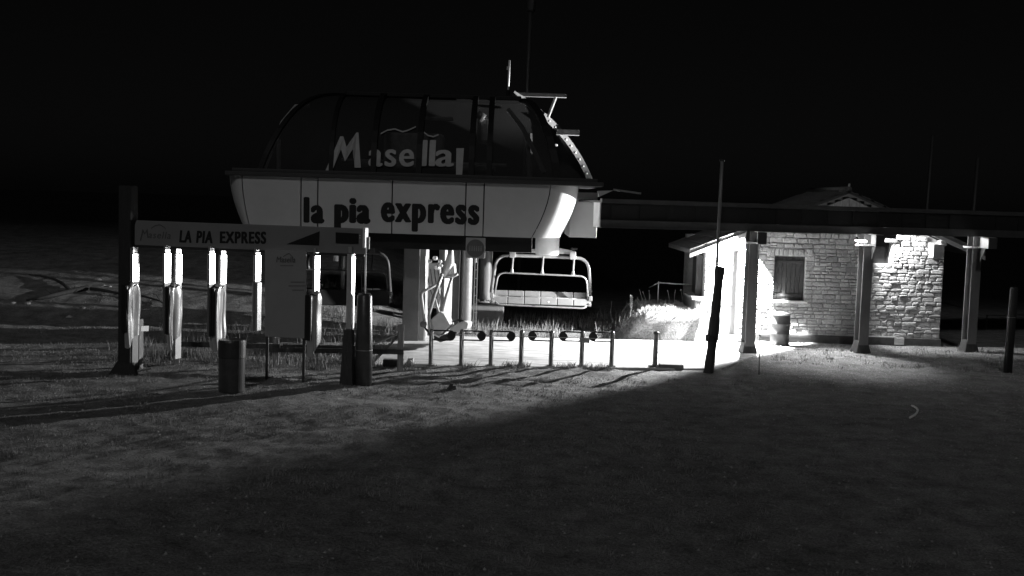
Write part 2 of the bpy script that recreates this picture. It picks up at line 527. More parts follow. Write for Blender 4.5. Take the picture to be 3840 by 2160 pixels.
# glazed dome
DZ0, DZ1, DY0, DYR = TOPZ + 0.2, 7.08, 30.5, 2.7
def dome(x, t):
    """point on the barrel: t 0 eave .. 1 crown"""
    a = t * math.pi / 2
    return Vector((x, DY0 + DYR * (1 - math.cos(a)), DZ0 + (DZ1 - DZ0) * math.sin(a) ** 0.92))
def dome_back(x, t):
    p = dome(x, t); p.y = 2 * (DY0 + DYR) - p.y; return p
def left_x(t):    # hip at the left end
    return X(965) + 1.5 * t + 0.45 * t ** 6
def right_x(t):   # raked opening at the right end
    return 1.12 - 1.12 * t ** 1.3
TT = [i / 10 for i in range(11)]
mull = [-3.85, -2.62, -1.2, -0.72]
edges = [-5.0] + mull + [None]
def glass_piece(xa, xb, fn):
    mb = MB()
    rows = []
    for t in TT:
        a = xa(t) if callable(xa) else xa
        b = xb(t) if callable(xb) else xb
        rows.append([fn(a + (b - a) * k / 2, t) for k in range(3)])
    mb.grid(rows)
    return obj('glass_panel', mb, M_GLASS, station, smooth=True)
bounds = [left_x, -5.0] + mull + [right_x]
bounds[1] = lambda t: max(-5.0, left_x(t) + 0.02)
for a, b in zip(bounds[:-1], bounds[1:]):
    glass_piece(a, b, dome)
glass_piece(left_x, lambda t: right_x(t) + 1.4 * (1 - t), dome_back)
# left hip glazing
rows = []
for t in TT:
    a, b = dome(left_x(t), t), dome_back(left_x(t), t)
    rows.append([a.lerp(b, k / 6) + Vector((-0.5 * math.sin(k / 6 * math.pi) * (1 - t), 0, 0)) for k in range(7)])
obj('glass_panel', MB().grid(rows), M_GLASS, station, smooth=True)
def rib(fx, fn, w, d, name='mullion', material=None, ts=TT):
    mb = MB()
    pts = [fn(fx(t) if callable(fx) else fx, t) for t in ts]
    rows = []
    cen = Vector((0, DY0 + DYR, DZ0))
    for p in pts:
        n = Vector((0, p.y - cen.y, p.z - cen.z)).normalized()
        rows.append([p + Vector((-w / 2, 0, 0)) - n * 0.03, p + Vector((-w / 2, 0, 0)) + n * d, p + Vector((w / 2, 0, 0)) + n * d, p + Vector((w / 2, 0, 0)) - n * 0.03])
    mb.grid(rows, close=True)
    return obj(name, mb, material or M_BLACK, station)
for x in mull: rib(x, dome, 0.15, 0.13)
rib(bounds[1], dome, 0.12, 0.07)
rib(left_x, dome, 0.14, 0.07)
rib(right_x, dome, 0.2, 0.09, 'front_arch')
# crown beam
obj('crown_beam', MB().box(((left_x(1) + 0.1) / 2, DY0 + DYR, DZ1 + 0.03), (0.1 - left_x(1), 1.3, 0.14)), M_BLACK, station, bevel=0.03)
# far rim of the raked opening: pale steel, bolted
rim_top, rim_mid, rim_foot = at(1925, 352, 33.2), at(2105, 500, 34.8), at(2213, 678, 35.7)
pts = []
for i in range(15):
    t = i / 14
    # quadratic through the three points
    p = rim_top * (1 - t) * (1 - 2 * t) + rim_mid * 4 * t * (1 - t) + rim_foot * t * (2 * t - 1)
    pts.append(p)
mb = MB(); rows = []
for i, p in enumerate(pts):
    d = (pts[min(i + 1, 14)] - pts[max(i - 1, 0)]).normalized()
    n = d.cross(Vector((0, 1, 0))).normalized() * 0.085
    y = Vector((0, 0.16, 0))
    rows.append([p - n - y, p + n - y, p + n + y, p - n + y])
mb.grid(rows, close=True)
mb.f.append((0, 1, 2, 3)); k = len(mb.v); mb.f.append((k - 1, k - 2, k - 3, k - 4))
M_RIM = mat('rim_steel', 0.1, 0.6, var=0.25, spec=0.2)
rim = obj('end_rim', mb, M_RIM, station)
for i in range(2, 14):
    p = pts[i] + Vector((-0.02, -0.17, 0))
    obj('bolt', MB().lathe([(0.0, 0.03), (0.028, 0.026), (0.034, 0.0), (0.034, -0.03)], p, 8), M_WHITE, rim, smooth=True)
obj('rim_foot', MB().box(pts[14] + Vector((0, -0.05, -0.05)), (0.2, 0.36, 0.16), ry(R(25))), M_RIM, rim, bevel=0.03)
# inner arch, frames and machinery seen dimly through the glazing
M_INNER = mat('inner_steel', 0.22, 0.5, var=0.3)
def inner_frame(path, w): obj('inner_frame', MB().tube(path, w, 6), M_INNER, station)
inner_frame([at(1905, 410, 32.4), at(1960, 480, 32.2), at(2010, 580, 31.9), at(2040, 650, 31.6)], 0.07)
inner_frame([at(1985, 500, 32.4), at(1985, 690, 32.4)], 0.09)
inner_frame([at(975, 670, 32.8), at(1020, 560, 33), at(1060, 460, 33.2), at(1110, 400, 33.4), at(1160, 395, 33.5)], 0.08)
inner_frame([at(1045, 520, 33), at(1045, 680, 33)], 0.07)
inner_frame([at(1590, 444, 32.9), at(1700, 446, 32.9)], 0.06)
inner_frame([at(1280, 600, 33.4), at(1900, 620, 33.4)], 0.05)
obj('drive_wheel', MB().lathe([(0.3, 0), (1.9, 0), (2.0, 0.05), (2.0, 0.2), (1.9, 0.22), (0.3, 0.22)], (-2.6, 33.3, 4.95), 40), M_INNER, station, smooth=True)
obj('machine_housing', MB().box((-3.0, 33.2, 5.6), (1.7, 1.0, 0.9)), M_INNER, station, bevel=0.08)
obj('machine_housing', MB().box((-0.95, 33.0, 6.2), (0.4, 0.6, 0.8)), M_GALV, station, bevel=0.1)
obj('gear_motor', MB().tube([at(1790, 425, 32.5), at(1815, 445, 32.5)], 0.12, 10), M_GALV, station, smooth=True)
# end hardware: rope guide arms outside the opening
obj('guide_arm', MB().box(at(2025, 357, 34.0), (1.6, 0.25, 0.1)), M_INNER, station)
obj('guide_arm', MB().tube([at(2085, 362, 34.0), at(2055, 440, 34.0)], 0.05, 6), M_INNER, station)
obj('guide_arm', MB().box(at(2130, 497, 34.6), (0.7, 0.3, 0.16)), M_INNER, station)
for f in ((2063, 525), (2079, 548)):
    obj('guide_wheel', MB().lathe([(0.02, 0), (0.1, 0), (0.1, 0.06), (0.02, 0.06)], at(*f, 34.2), 14), M_INNER, station)
# mast on the crown
m0, m1 = at(1905, 352, 33.2), at(1911, 226, 33.2)
mast = obj('mast', MB().tube([m0, m1], 0.03, 8), M_WHITE, station, smooth=True)
obj('mast_fitting', MB().box(at(1904, 256, 33.2), (0.05, 0.05, 0.1)), M_GALV, mast)
obj('mast_socket', MB().tube([at(1904.5, 362, 33.2), at(1906, 338, 33.2)], 0.05, 8), M_BLACK, mast)
# logo on the glazing
def dome_uv(x, z):
    s = min(max((z - DZ0) / (DZ1 - DZ0), 0), 1) ** (1 / 0.92)
    t = math.asin(s) / (math.pi / 2)
    p = dome(x, t); p.y -= 0.07; return p
def glass_poly(pts, name='logo_stroke'):
    vs = [dome_uv(at(x, y, 30.75).x, at(x, y, 30.75).z) for x, y in pts]
    mb = MB().add(vs, [tuple(range(len(vs)))])
    me_o = obj(name, mb, M_LOGO, station)
    return me_o
for quad in ([(1227, 658), (1252, 658), (1284, 561), (1290, 512), (1278, 512)], [(1284, 561), (1300, 607), (1304, 552), (1290, 512)],
             [(1300, 607), (1327, 561), (1337, 497), (1304, 552)], [(1327, 561), (1336, 630), (1359, 630), (1345, 497), (1337, 497)]):
    glass_poly(quad)
def glass_word(word, x0, x1, y0, y1, bold):
    w = at(x1, y1, 30.75).x - at(x0, y1, 30.75).x; h = (y1 - y0) / FPX * 30.75
    P, F = text2d(word, w, h, bold, 0.02, 0, 1.1)
    b = at(x0, y1, 30.75); e = at(x1, y1, 30.75)
    vs = [dome_uv(b.x + a, b.z + (e.z - b.z) * a / w + c) for a, c in P]
    return obj('logo_word', MB().add(vs, F), M_LOGO, station)
glass_word('ase', 1386, 1556, 562, 626, 0.05)
glass_word('l', 1580, 1603, 527, 624, 0.05)
glass_word('l', 1611, 1634, 527, 624, 0.05)
glass_word('a', 1634, 1704, 564, 626, 0.05)
glass_poly([(1713, 557), (1741, 557), (1735, 668), (1712, 668)], 'pale_strip')
def glass_line(pts, w):
    for a, b in zip(pts[:-1], pts[1:]):
        glass_poly([(a[0], a[1] + w), (b[0], b[1] + w), (b[0], b[1] - w), (a[0], a[1] - w)])
glass_line([(1428, 502), (1452, 488), (1480, 483), (1510, 494), (1530, 488), (1558, 474)], 3)
glass_line([(1590, 496), (1605, 508), (1625, 513), (1645, 505)], 3)

# supports under the station
pl, prr = on_ground(1505, 1284), on_ground(1567, 1284)
obj('concrete_pillar', MB().box(((pl.x + prr.x) / 2, 32.85, 1.45), (prr.x - pl.x, 1.3, 2.9)), M_PILLAR, station, bevel=0.02)
a, b = at(1568, 1280, 32.3), at(1590, 1280, 32.3)
obj('pillar_casing', MB().box(((a.x + b.x) / 2, 32.9, 1.45), (b.x - a.x, 1.2, 2.9)), mat('casing_grey', 0.3, 0.6, var=0.08), station, bevel=0.01)
obj('conduit', MB().tube([at(1594, 1280, 32.25), at(1596, 960, 32.25)], 0.022, 6), M_GALV, station)
M_COLP = mat('grey_column_paint', 0.2, 0.45, var=0.1)
def col(x, y0, Y, r, material, name='steel_column', top=2.85):
    p = at(x, y0, Y)
    return obj(name, MB().lathe([(r, 0.02), (r, top)], (p.x, Y, 0.0), 28), material, station, smooth=True), p
c1o, cpos = col(1743, 1240, 35.0, 0.19, M_COLP)
obj('flange', MB().lathe([(0.0, 0.06), (0.3, 0.06), (0.3, 0.0)], (cpos.x, 35.0, 0.03), 20), M_GALV, c1o)
c2o, cpos2 = col(1818, 1145, 37.5, 0.22, M_COLP)
c2o.location.z = 0.0
obj('flange', MB().lathe([(0.0, 0.8), (0.36, 0.8), (0.36, 0.74)], (cpos2.x, 37.5, 0.0), 20), M_GALV, c2o)
for k in range(8):
    t = k * math.pi / 4
    obj('bolt', MB().lathe([(0.0, 0.05), (0.03, 0.05), (0.03, 0.0)], (cpos2.x + 0.29 * math.cos(t), 37.5 + 0.29 * math.sin(t), 0.8), 6), M_GALV, c2o)
obj('foundation', MB().box((cpos2.x, 37.5, 0.36), (1.3, 1.2, 0.74)), M_PILLAR, station, bevel=0.03)
obj('ladder_rail', MB().box(at(1778, 1100, 34.6), (0.035, 0.05, 2.6)).box(at(1790, 1100, 34.6) + Vector((-0.02, 0, 0)), (0.03, 0.05, 2.6)), M_GALV, station)
for k in range(8):
    obj('ladder_rung', MB().box(at(1784, 980 + k * 32, 34.6), (0.08, 0.03, 0.025)), M_GALV, station)
# lit flat column behind the side-on chair
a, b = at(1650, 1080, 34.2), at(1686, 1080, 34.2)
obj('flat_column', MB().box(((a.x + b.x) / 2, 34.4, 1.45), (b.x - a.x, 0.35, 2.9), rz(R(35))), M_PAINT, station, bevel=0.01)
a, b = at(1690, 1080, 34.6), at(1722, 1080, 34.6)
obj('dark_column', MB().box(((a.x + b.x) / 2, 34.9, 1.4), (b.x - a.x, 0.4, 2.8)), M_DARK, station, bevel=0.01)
# hydraulic / control gear between pillar and columns
hyd = obj('control_cabinet', MB().box(at(1625, 1070, 33.6), (0.42, 0.35, 1.35)), M_INNER, station, bevel=0.03)
for f, s in (((1612, 985), 0.10), ((1632, 975), 0.12), ((1650, 985), 0.1), ((1640, 1010), 0.13), ((1655, 1000), 0.08)):
    obj('valve', MB().lathe([(0.0, s), (s * 0.6, s * 0.8), (s * 0.6, 0), (0, -0.02)], at(*f, 33.2), 10), M_GALV, hyd, smooth=True)
for i in range(4):
    x = 1600 + i * 14
    obj('hose', MB().tube([at(x, 1010, 33.3), at(x + 8, 1070, 33.1), at(x + 22, 1110, 33.2), at(x + 18, 1140, 33.4)], 0.016, 6), M_RUBBER, hyd, smooth=True)
# vertical cylinder above the front-facing chair
cyl = obj('guide_cylinder', MB().lathe([(0.36, 0.0), (0.38, 0.05), (0.38, 0.75), (0.36, 0.8)], (at(2052, 925, 35.6).x, 35.6, at(2052, 955, 35.6).z), 32), M_WHITE, station, smooth=True)
# round six-seat sign under the band
sg = at(1783, 930, 30.0)
plate = obj('hanging_sign', MB().box(sg, (0.52, 0.03, 0.55)), mat('sign_plate', 0.3, 0.6, var=0.05), station, bevel=0.01)
disc = [Vector((sg.x + 0.24 * math.cos(t), 29.975, sg.z - 0.01 + 0.24 * math.sin(t))) for t in [2 * math.pi * k / 32 for k in range(32)]]
obj('sign_disc', MB().prism(disc, (0, 0.012, 0)), mat('sign_dark', 0.09, 0.6, var=0.1), plate)
for k in range(6):
    x = sg.x - 0.15 + k * 0.06
    mbp = MB().box((x, 29.968, sg.z - 0.03), (0.03, 0.008, 0.1))
    mbp.prism([Vector((x + 0.016 * math.cos(t), 29.972, sg.z + 0.045 + 0.016 * math.sin(t))) for t in [2 * math.pi * q / 8 for q in range(8)]], (0, -0.008, 0))
    obj('rider_symbol', mbp, mat('sign_mid', 0.2, 0.6, var=0.1), plate)
obj('sign_post', MB().tube([at(1783, 968, 30.05), at(1783, 985, 30.05)], 0.03, 6), M_GALV, plate)
# bits of roofing sticking out beyond the right end
obj('end_flashing', MB().prism([at(2244, 716, 32.5), at(2300, 714, 32.5), at(2246, 738, 32.5)], (0, 0.5, 0)), M_PAINT, station)
obj('end_rod', MB().tube([at(2300, 711, 33.0), at(2404, 726, 33.0)], 0.03, 6), M_GALV, station)

# ------------------------------------------------------------------ chairlift chairs
def bent(pts, rad, seg=5):
    """polyline with rounded corners"""
    pts = [Vector(p) for p in pts]; out = [pts[0]]
    for i in range(1, len(pts) - 1):
        a = (pts[i - 1] - pts[i]); b = (pts[i + 1] - pts[i])
        ra = min(rad, a.length * 0.45, b.length * 0.45)
        p0, p1 = pts[i] + a.normalized() * ra, pts[i] + b.normalized() * ra
        for k in range(seg + 1):
            t = k / seg
            out.append(p0 * (1 - t) ** 2 + pts[i] * 2 * t * (1 - t) + p1 * t * t)
    out.append(pts[-1]); return out
def make_chair(name, label, loc, seatmat, tubemat):
    """wide chair, local: x across, -y front, origin at ground below it"""
    L = Vector(loc)
    t = thing(name, label, 'chairlift chair', loc)
    q = lambda x, y, z: L + Vector((x, y, z))
    obj('main_frame', MB().tube(bent([q(-1.64, 0.12, 1.18), q(-1.5, 0.05, 2.42), q(1.5, 0.05, 2.4), q(1.62, 0.12, 1.14)], 0.42), 0.058, 10), tubemat, t, smooth=True)
    obj('top_beam', MB().box(q(0.0, 0.02, 2.57), (2.0, 0.16, 0.1)).prism([q(-1.05, -0.06, 2.62), q(0, -0.06, 2.66), q(0.35, -0.06, 2.74), q(1.05, -0.06, 2.62)], (0, 0.16, 0)), tubemat, t)
    for x in (-0.98, 0.98):
        obj('frame_clamp', MB().box(q(x, 0.0, 2.48), (0.2, 0.24, 0.26)), tubemat, t, bevel=0.02)
    obj('grip_teeth', MB().box(q(1.02, 0.0, 2.7), (0.22, 0.14, 0.08)), M_DARK, t, bevel=0.02)
    obj('restraint_bar', MB().tube(bent([q(-1.53, -0.1, 1.12), q(-1.42, -0.16, 1.86), q(1.44, -0.16, 1.82), q(1.52, -0.1, 1.08)], 0.24), 0.03, 8), tubemat, t, smooth=True)
    for x in (-0.98, 0.0, 1.0):
        obj('drop_tube', MB().tube([q(x + 0.02, 0.0, 2.4), q(x, -0.12, 1.98), q(x, -0.16, 1.86)], [0.035, 0.035, 0.07], 8), tubemat, t, smooth=True)
    for i in range(6):
        x = -1.36 + i * 0.535
        c = obj('backrest_panel', MB().box(q(x, 0.16, 1.16), (0.515, 0.06, 0.2), rx(R(-14))), seatmat, t, bevel=0.015)
        obj('seat_panel', MB().box(q(x, -0.12, 0.96), (0.515, 0.07, 0.24), rx(R(-24))), seatmat, t, bevel=0.015)
        obj('seat_hinge', MB().box(q(x + 0.2, -0.06, 1.07), (0.07, 0.06, 0.04)), M_GALV, t)
    obj('seat_tube', MB().tube([q(-1.56, -0.02, 1.08), q(1.56, -0.02, 1.05)], 0.03, 8), tubemat, t, smooth=True)
    obj('front_tube', MB().tube(bent([q(-1.6, 0.0, 1.12), q(-1.42, -0.22, 0.82), q(1.42, -0.22, 0.78), q(1.6, 0.0, 1.06)], 0.12), 0.03, 8), tubemat, t, smooth=True)
    for x in (-1.6, 1.6):
        obj('arm_bracket', MB().box(q(x, 0.0, 1.1), (0.12, 0.3, 0.16)).box(q(x * 0.985, -0.1, 0.92), (0.1, 0.2, 0.12), rx(R(20))), M_GALV, t, bevel=0.02)
    return t
pA = at(2030, 1100, 36.4)
chairA = make_chair('chairlift_chair', 'pale tubular chair seen square on, hanging beside the hut end of the station', (pA.x, 36.4, -0.02), M_SEAT, M_GALV)
obj('lamp_stud', MB().lathe([(0.0, 0.03), (0.03, 0.02), (0.035, 0)], at(2056, 1133, 36.08), 10), M_WHITE, chairA)
pC = at(1272, 1100, 35.0)
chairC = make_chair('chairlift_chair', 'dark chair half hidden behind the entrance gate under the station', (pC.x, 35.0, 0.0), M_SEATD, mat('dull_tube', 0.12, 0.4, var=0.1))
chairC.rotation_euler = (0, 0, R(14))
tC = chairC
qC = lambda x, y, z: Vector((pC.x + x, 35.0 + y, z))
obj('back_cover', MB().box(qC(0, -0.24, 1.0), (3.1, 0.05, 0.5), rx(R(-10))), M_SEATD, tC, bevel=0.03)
obj('hanger_tube', MB().tube([qC(0.1, 0, 1.2), qC(0.12, 0, 2.9)], 0.06, 8), M_GALV, tC, smooth=True)
obj('hanger_plate', MB().box(at(1247, 968, 34.6), (0.16, 0.04, 0.18)), M_PAINT, tC)

# side-on chair in front of the columns
YB = 31.0
pB = at(1660, 1270, YB)
chairB = thing('chairlift_chair', 'chair with pale cushions seen from its side behind the barrier row', 'chairlift chair', (pB.x, YB, 0))
def B(x, y, d=0.0): return at(x, y, YB + d)
for d in (-0.45, 0.75):
    obj('side_frame', MB().tube(bent([B(1657, 1030, d), B(1628, 1110, d), B(1605, 1190, d), B(1622, 1250, d), B(1650, 1262, d)], 0.2), 0.045, 8), M_GALV, chairB, smooth=True)
    obj('rear_tube', MB().tube(bent([B(1694, 1042, d), B(1676, 1100, d), B(1657, 1168, d)], 0.1), 0.04, 8), M_GALV, chairB, smooth=True)
for k in range(3):
    d = -0.38 + k * 0.42
    back = [B(1612, 1202, d), B(1650, 1167, d), B(1666, 1178, d), B(1690, 1222, d), B(1644, 1262, d), B(1624, 1240, d)]
    obj('backrest_cushion', MB().prism(back, (0.10, 0.38, 0.0)), M_SEATB, chairB, bevel=0.03)
    seat = [B(1682, 1236, d), B(1716, 1212, d), B(1742, 1204, d), B(1757, 1212, d), B(1752, 1232, d), B(1724, 1246, d), B(1694, 1248, d)]
    obj('seat_cushion', MB().prism(seat, (0.10, 0.38, 0.0)), M_SEATB, chairB, bevel=0.03)
    foot = [B(1618, 1258, d), B(1640, 1266, d), B(1672, 1252, d), B(1708, 1240, d), B(1714, 1250, d), B(1690, 1274, d), B(1650, 1284, d), B(1628, 1274, d)]
    obj('footrest', MB().prism(foot, (0.06, 0.3, 0.0)), M_RUBBER, chairB, bevel=0.02)
obj('armrest', MB().tube([B(1690, 1226), B(1702, 1206), B(1722, 1198), B(1746, 1206)], 0.03, 8), M_RUBBER, chairB, smooth=True)
obj('restraint_bar', MB().tube(bent([B(1648, 1060), B(1579, 1098), B(1583, 1130), B(1592, 1206)], 0.12), 0.038, 8), M_PAINT, chairB, smooth=True)
obj('bar_pad', MB().lathe([(0.0, 0.09), (0.08, 0.07), (0.1, 0.0), (0.08, -0.07), (0, -0.09)], B(1588, 1216), 12), M_PILLAR, chairB, smooth=True)
obj('bar_tail', MB().tube([B(1592, 1226), B(1606, 1246)], 0.03, 6), M_DARK, chairB)
obj('link_tube', MB().tube([B(1630, 1120), B(1645, 1172)], 0.035, 8), M_PAINT, chairB, smooth=True)
obj('hanger_arm', MB().tube(bent([B(1660, 1030), B(1668, 1010), B(1685, 990), B(1690, 950), B(1688, 900)], 0.15), [0.05] * 20, 8) if False else MB().tube([B(1662, 1036), B(1675, 1010), B(1686, 985), B(1690, 950), B(1688, 905)], [0.07, 0.1, 0.13, 0.08, 0.07], 10), M_WHITE, chairB, smooth=True)
obj('hanger_cover', MB().prism([B(1672, 1040), B(1672, 1004), B(1688, 984), B(1702, 990), B(1704, 1025), B(1690, 1048)], (0.05, 0.22, 0)), M_WHITE, chairB, bevel=0.03)
obj('cross_tube', MB().tube([B(1660, 1038), B(1700, 1035), B(1716, 1026)], 0.05, 10), M_GALV, chairB, smooth=True)
obj('cross_tube', MB().tube([B(1655, 1030, -0.5), B(1657, 1032, 0.8)], 0.05, 10), M_GALV, chairB, smooth=True)
obj('grip_link', MB().tube(bent([B(1692, 988), B(1700, 984), B(1703, 1024)], 0.05), 0.02, 6), M_GALV, chairB, smooth=True)

# ------------------------------------------------------------------ the garage canopy beside the station
CAN = lambda x: 30.25 + 0.315 * (x - 2.3)           # depth of its front line
ang = math.atan(0.315)
cdir = Vector((math.cos(ang), math.sin(ang), 0)); cnor = Vector((math.sin(ang), -math.cos(ang), 0))
canopy = thing('garage_canopy', 'long dark steel canopy on posts running from the station past the hut', 'canopy', (10.5, CAN(10.5) + 1.0, 0))
CX0, CX1 = 2.33, 24.0
def can_pt(x, off, z): 
    return Vector((x, CAN(x), z)) + cnor * off
def can_beam(name, x0, x1, off0, off1, z0, z1, m, bevel=0.0):
    pts = [can_pt(x0, off0, z0), can_pt(x1, off0, z0), can_pt(x1, off1, z0), can_pt(x0, off1, z0)]
    return obj(name, MB().prism(pts, (0, 0, z1 - z0)), m, canopy, bevel=bevel)
M_CAN = mat('canopy_steel', 0.05, 0.55, var=0.25, scale=3)
M_CAND = mat('canopy_sheet', 0.01, 0.6, var=0.3, scale=3)
can_beam('gutter', CX0, CX1, 0.06, -0.08, 4.19, 4.31, M_CAN)
can_beam('fascia_sheet', CX0, CX1, 0.0, -0.04, 3.74, 4.188, M_CAND)
bm_ = can_beam('lower_beam', CX0, CX1, 0.045, -0.16, 3.545, 3.738, M_CAN)
can_beam('beam_flange', CX0, CX1, 0.07, -0.2, 3.525, 3.543, M_CAN)
can_beam('rear_beam', CX0, CX1, -2.2, -2.4, 3.92, 4.18, M_CAN)
can_beam('roof_sheet', CX0, CX1, -0.082, -2.7, 4.2, 4.26, M_CAND)
obj('end_plate', MB().prism([can_pt(CX0 - 0.02, 0.05, 3.54), can_pt(CX0 - 0.02, 0.05, 4.2), can_pt(CX0 - 0.02, -0.4, 4.2), can_pt(CX0 - 0.02, -0.4, 3.54)], (-0.03, 0, 0)), M_PAINT, canopy)
for i in range(24):
    x = CX0 + 0.3 + i * 0.8
    obj('fascia_rib', MB().box(can_pt(x, 0.012, 3.965), (0.03, 0.03, 0.43), rz(ang)), M_CAND, canopy)
M_COL = mat('column_steel', 0.14, 0.5, var=0.2, scale=3, stretch=(1, 1, 0.3))
col_at = []
for fx, fyb in ((2802, 1338), (3226, 1322), (3630, 1324)):
    # column foot: 1 m behind the front line
    x = at(fx, fyb, 32).x
    for _ in range(6):
        Yc = CAN(x) - 0.0 + 0.25
        x = at(fx, fyb, Yc).x
    c = Vector((x, Yc, 0)); col_at.append(c)
    rot = rz(ang * 0.6)
    mbc = MB()
    for dy in (-0.15, 0.15):
        mbc.box(c + rot @ Vector((0, dy, 1.76)), (0.3, 0.022, 3.52), rot)
    mbc.box(c + Vector((0, 0, 1.76)), (0.016, 0.278, 3.52), rot)
    column = obj('column', mbc, M_COL, canopy)
    obj('column_boot', MB().box(c + Vector((0, 0, 0.16)), (0.5, 0.44, 0.4), rot, taper=0.62), M_WOODD, column, bevel=0.02)
    obj('head_collar', MB().box(c + Vector((0, 0, 3.2)), (0.5, 0.46, 0.05), rot), M_PAINT, column)
    # cross beam running out to the front edge, its left cheek lit
    f = c + Vector((0.04, -0.65, 3.37))
    mbs = MB().box(f, (0.03, 1.3, 0.3), rz(R(-6)))
    mbs.box(f + Vector((0, 0, 0.155)), (0.2, 1.3, 0.02), rz(R(-6))).box(f + Vector((0, 0, -0.155)), (0.2, 1.3, 0.02), rz(R(-6)))
    stub = obj('cross_beam', mbs, M_PAINT, column)
    obj('beam_end', MB().box(c + Vector((-0.03, -1.34, 3.37)), (0.24, 0.04, 0.32), rz(R(-6))), M_DARK, column)
    obj('knee_plate', MB().prism([c + Vector((0.1, -0.2, 3.2)), c + Vector((0.1, -0.2, 2.75)), c + Vector((0.1, -0.55, 3.2))], (0.02, 0, 0)), M_COL, column)

# ------------------------------------------------------------------ stone hut
HY = 35.2
hut = thing('stone_hut', 'small stone lift hut with a low gable roof behind the canopy posts', 'hut', (9.8, 37.5, 0))
def W(x, y): 
    p = at(x, y, HY); return p.x, p.z
hx0, hx1 = W(2640, 1100)[0], W(3532, 1100)[0]
APX, APZ, SL = 10.35, 4.72, 0.415
def roof_z(x): return APZ - SL * abs(x - APX)
WT = 3.62
openings = {
    'door': (W(2676, 900)[0], W(2776, 900)[0], -0.1, W(2720, 932)[1]),
    'shutter': (W(2906, 960)[0], W(3023, 960)[0], W(2960, 1127)[1], W(2960, 962)[1]),
    'small': (W(3268, 950)[0], W(3342, 950)[0], W(3305, 989)[1], W(3305, 908)[1]),
}
# wall core with real openings: built from blocks around them
wall_mb = MB()
cuts = sorted({hx0, hx1} | {v for o in openings.values() for v in o[:2]})
for a, b in zip(cuts[:-1], cuts[1:]):
    mid = (a + b) / 2
    blocked = [(o[2], o[3]) for o in openings.values() if o[0] < mid < o[1]]
    za = 0.0
    spans = []
    for lo, hi in sorted(blocked):
        if lo > za: spans.append((za, lo))
        za = hi
    spans.append((za, None))
    for lo, hi in spans:
        if hi is None:
            pts = [(a, lo), (b, lo), (b, roof_z(b) - 0.14)] + ([(APX, APZ - 0.14)] if a < APX < b else []) + [(a, roof_z(a) - 0.14)]
        else:
            pts = [(a, lo), (b, lo), (b, hi), (a, hi)]
        wall_mb.prism([Vector((x, HY, z)) for x, z in pts], (0, 0.4, 0))
wall = obj('wall', wall_mb, M_MORTAR, hut)
side_mb = MB().box((hx0 + 0.2, HY + 2.2, 1.35), (0.4, 3.6, 2.7)).box((hx1 - 0.2, HY + 2.2, 1.6), (0.4, 3.6, 3.2)).box(((hx0 + hx1) / 2, HY + 4.2, 1.6), (hx1 - hx0, 0.4, 3.2))
obj('side_wall', side_mb, M_MORTAR, hut)
# stones, a dozen shapes shared by all
stone_meshes = []
for k in range(14):
    n = 9
    r = random.Random(100 + k)
    outer, inner = [], []
    base = [(-.5, -.5), (-.17, -.5), (.2, -.5), (.5, -.42), (.5, .1), (.46, .5), (.08, .5), (-.3, .5), (-.5, .3)]
    for (a, b) in base:
        outer.append((a + r.uniform(-.035, .035), b + r.uniform(-.06, .06)))
    for (a, b) in outer:
        inner.append((a * r.uniform(.7, .88), b * r.uniform(.6, .82)))
    vs = [(a, 0.0, b) for a, b in outer] + [(a * .99, -0.55 - r.uniform(0, .15), b * .98) for a, b in outer] + [(a, -0.85 - r.uniform(0, .3), b) for a, b in inner] + [(r.uniform(-.12, .12), -1.0 - r.uniform(0, .2), r.uniform(-.1, .1))]
    fs = []
    for i in range(n):
        j = (i + 1) % n
        fs += [(i, j, n + j, n + i), (n + i, n + j, 2 * n + j, 2 * n + i), (2 * n + i, 2 * n + j, 3 * n)]
    pool = []
    for m in M_STONE:
        me = bpy.data.meshes.new('stone'); me.from_pydata(vs, [], fs); me.materials.append(m)
        pool.append(me)
    stone_meshes.append((vs, fs, pool))
stone_list = []
rs = random.Random(5)
def fill_row(xa, xb, z, h):
    x = xa
    while x < xb - 0.03:
        w = rs.uniform(0.13, 0.4) * (1.2 if h > 0.15 else 1.0)
        if xb - (x + w) < 0.14: w = xb - x
        if h > 0.13 and w < 0.3 and rs.random() < 0.3:    # two thin stones one on the other
            hh = h * rs.uniform(.4, .6)
            stone_list.append((x, z, w, hh)); stone_list.append((x, z + hh, w, h - hh))
        else:
            stone_list.append((x, z, w, h))
        x += w
z = 0.24
while z < WT:
    h = rs.choice([0.09, 0.1, 0.12, 0.14, 0.16, 0.18])
    ivs = [(hx0, hx1)]
    for nm, o in openings.items():
        if o[2] - 0.02 < z + h * 0.5 < o[3] + (0.22 if nm == 'shutter' else 0.0):
            ivs = [q for (a, b) in ivs for q in (((a, min(b, o[0] - .0)), (max(a, o[1] + .0), b)) if a < o[1] and b > o[0] else ((a, b),)) if q[1] - q[0] > 0.05]
    lim = APX - (APZ - 0.16 - z - h) / SL, APX + (APZ - 0.16 - z - h) / SL
    for a, b in ivs:
        a, b = max(a, lim[0]), min(b, lim[1])
        if b - a > 0.08: fill_row(a, b, z, h)
    z += h
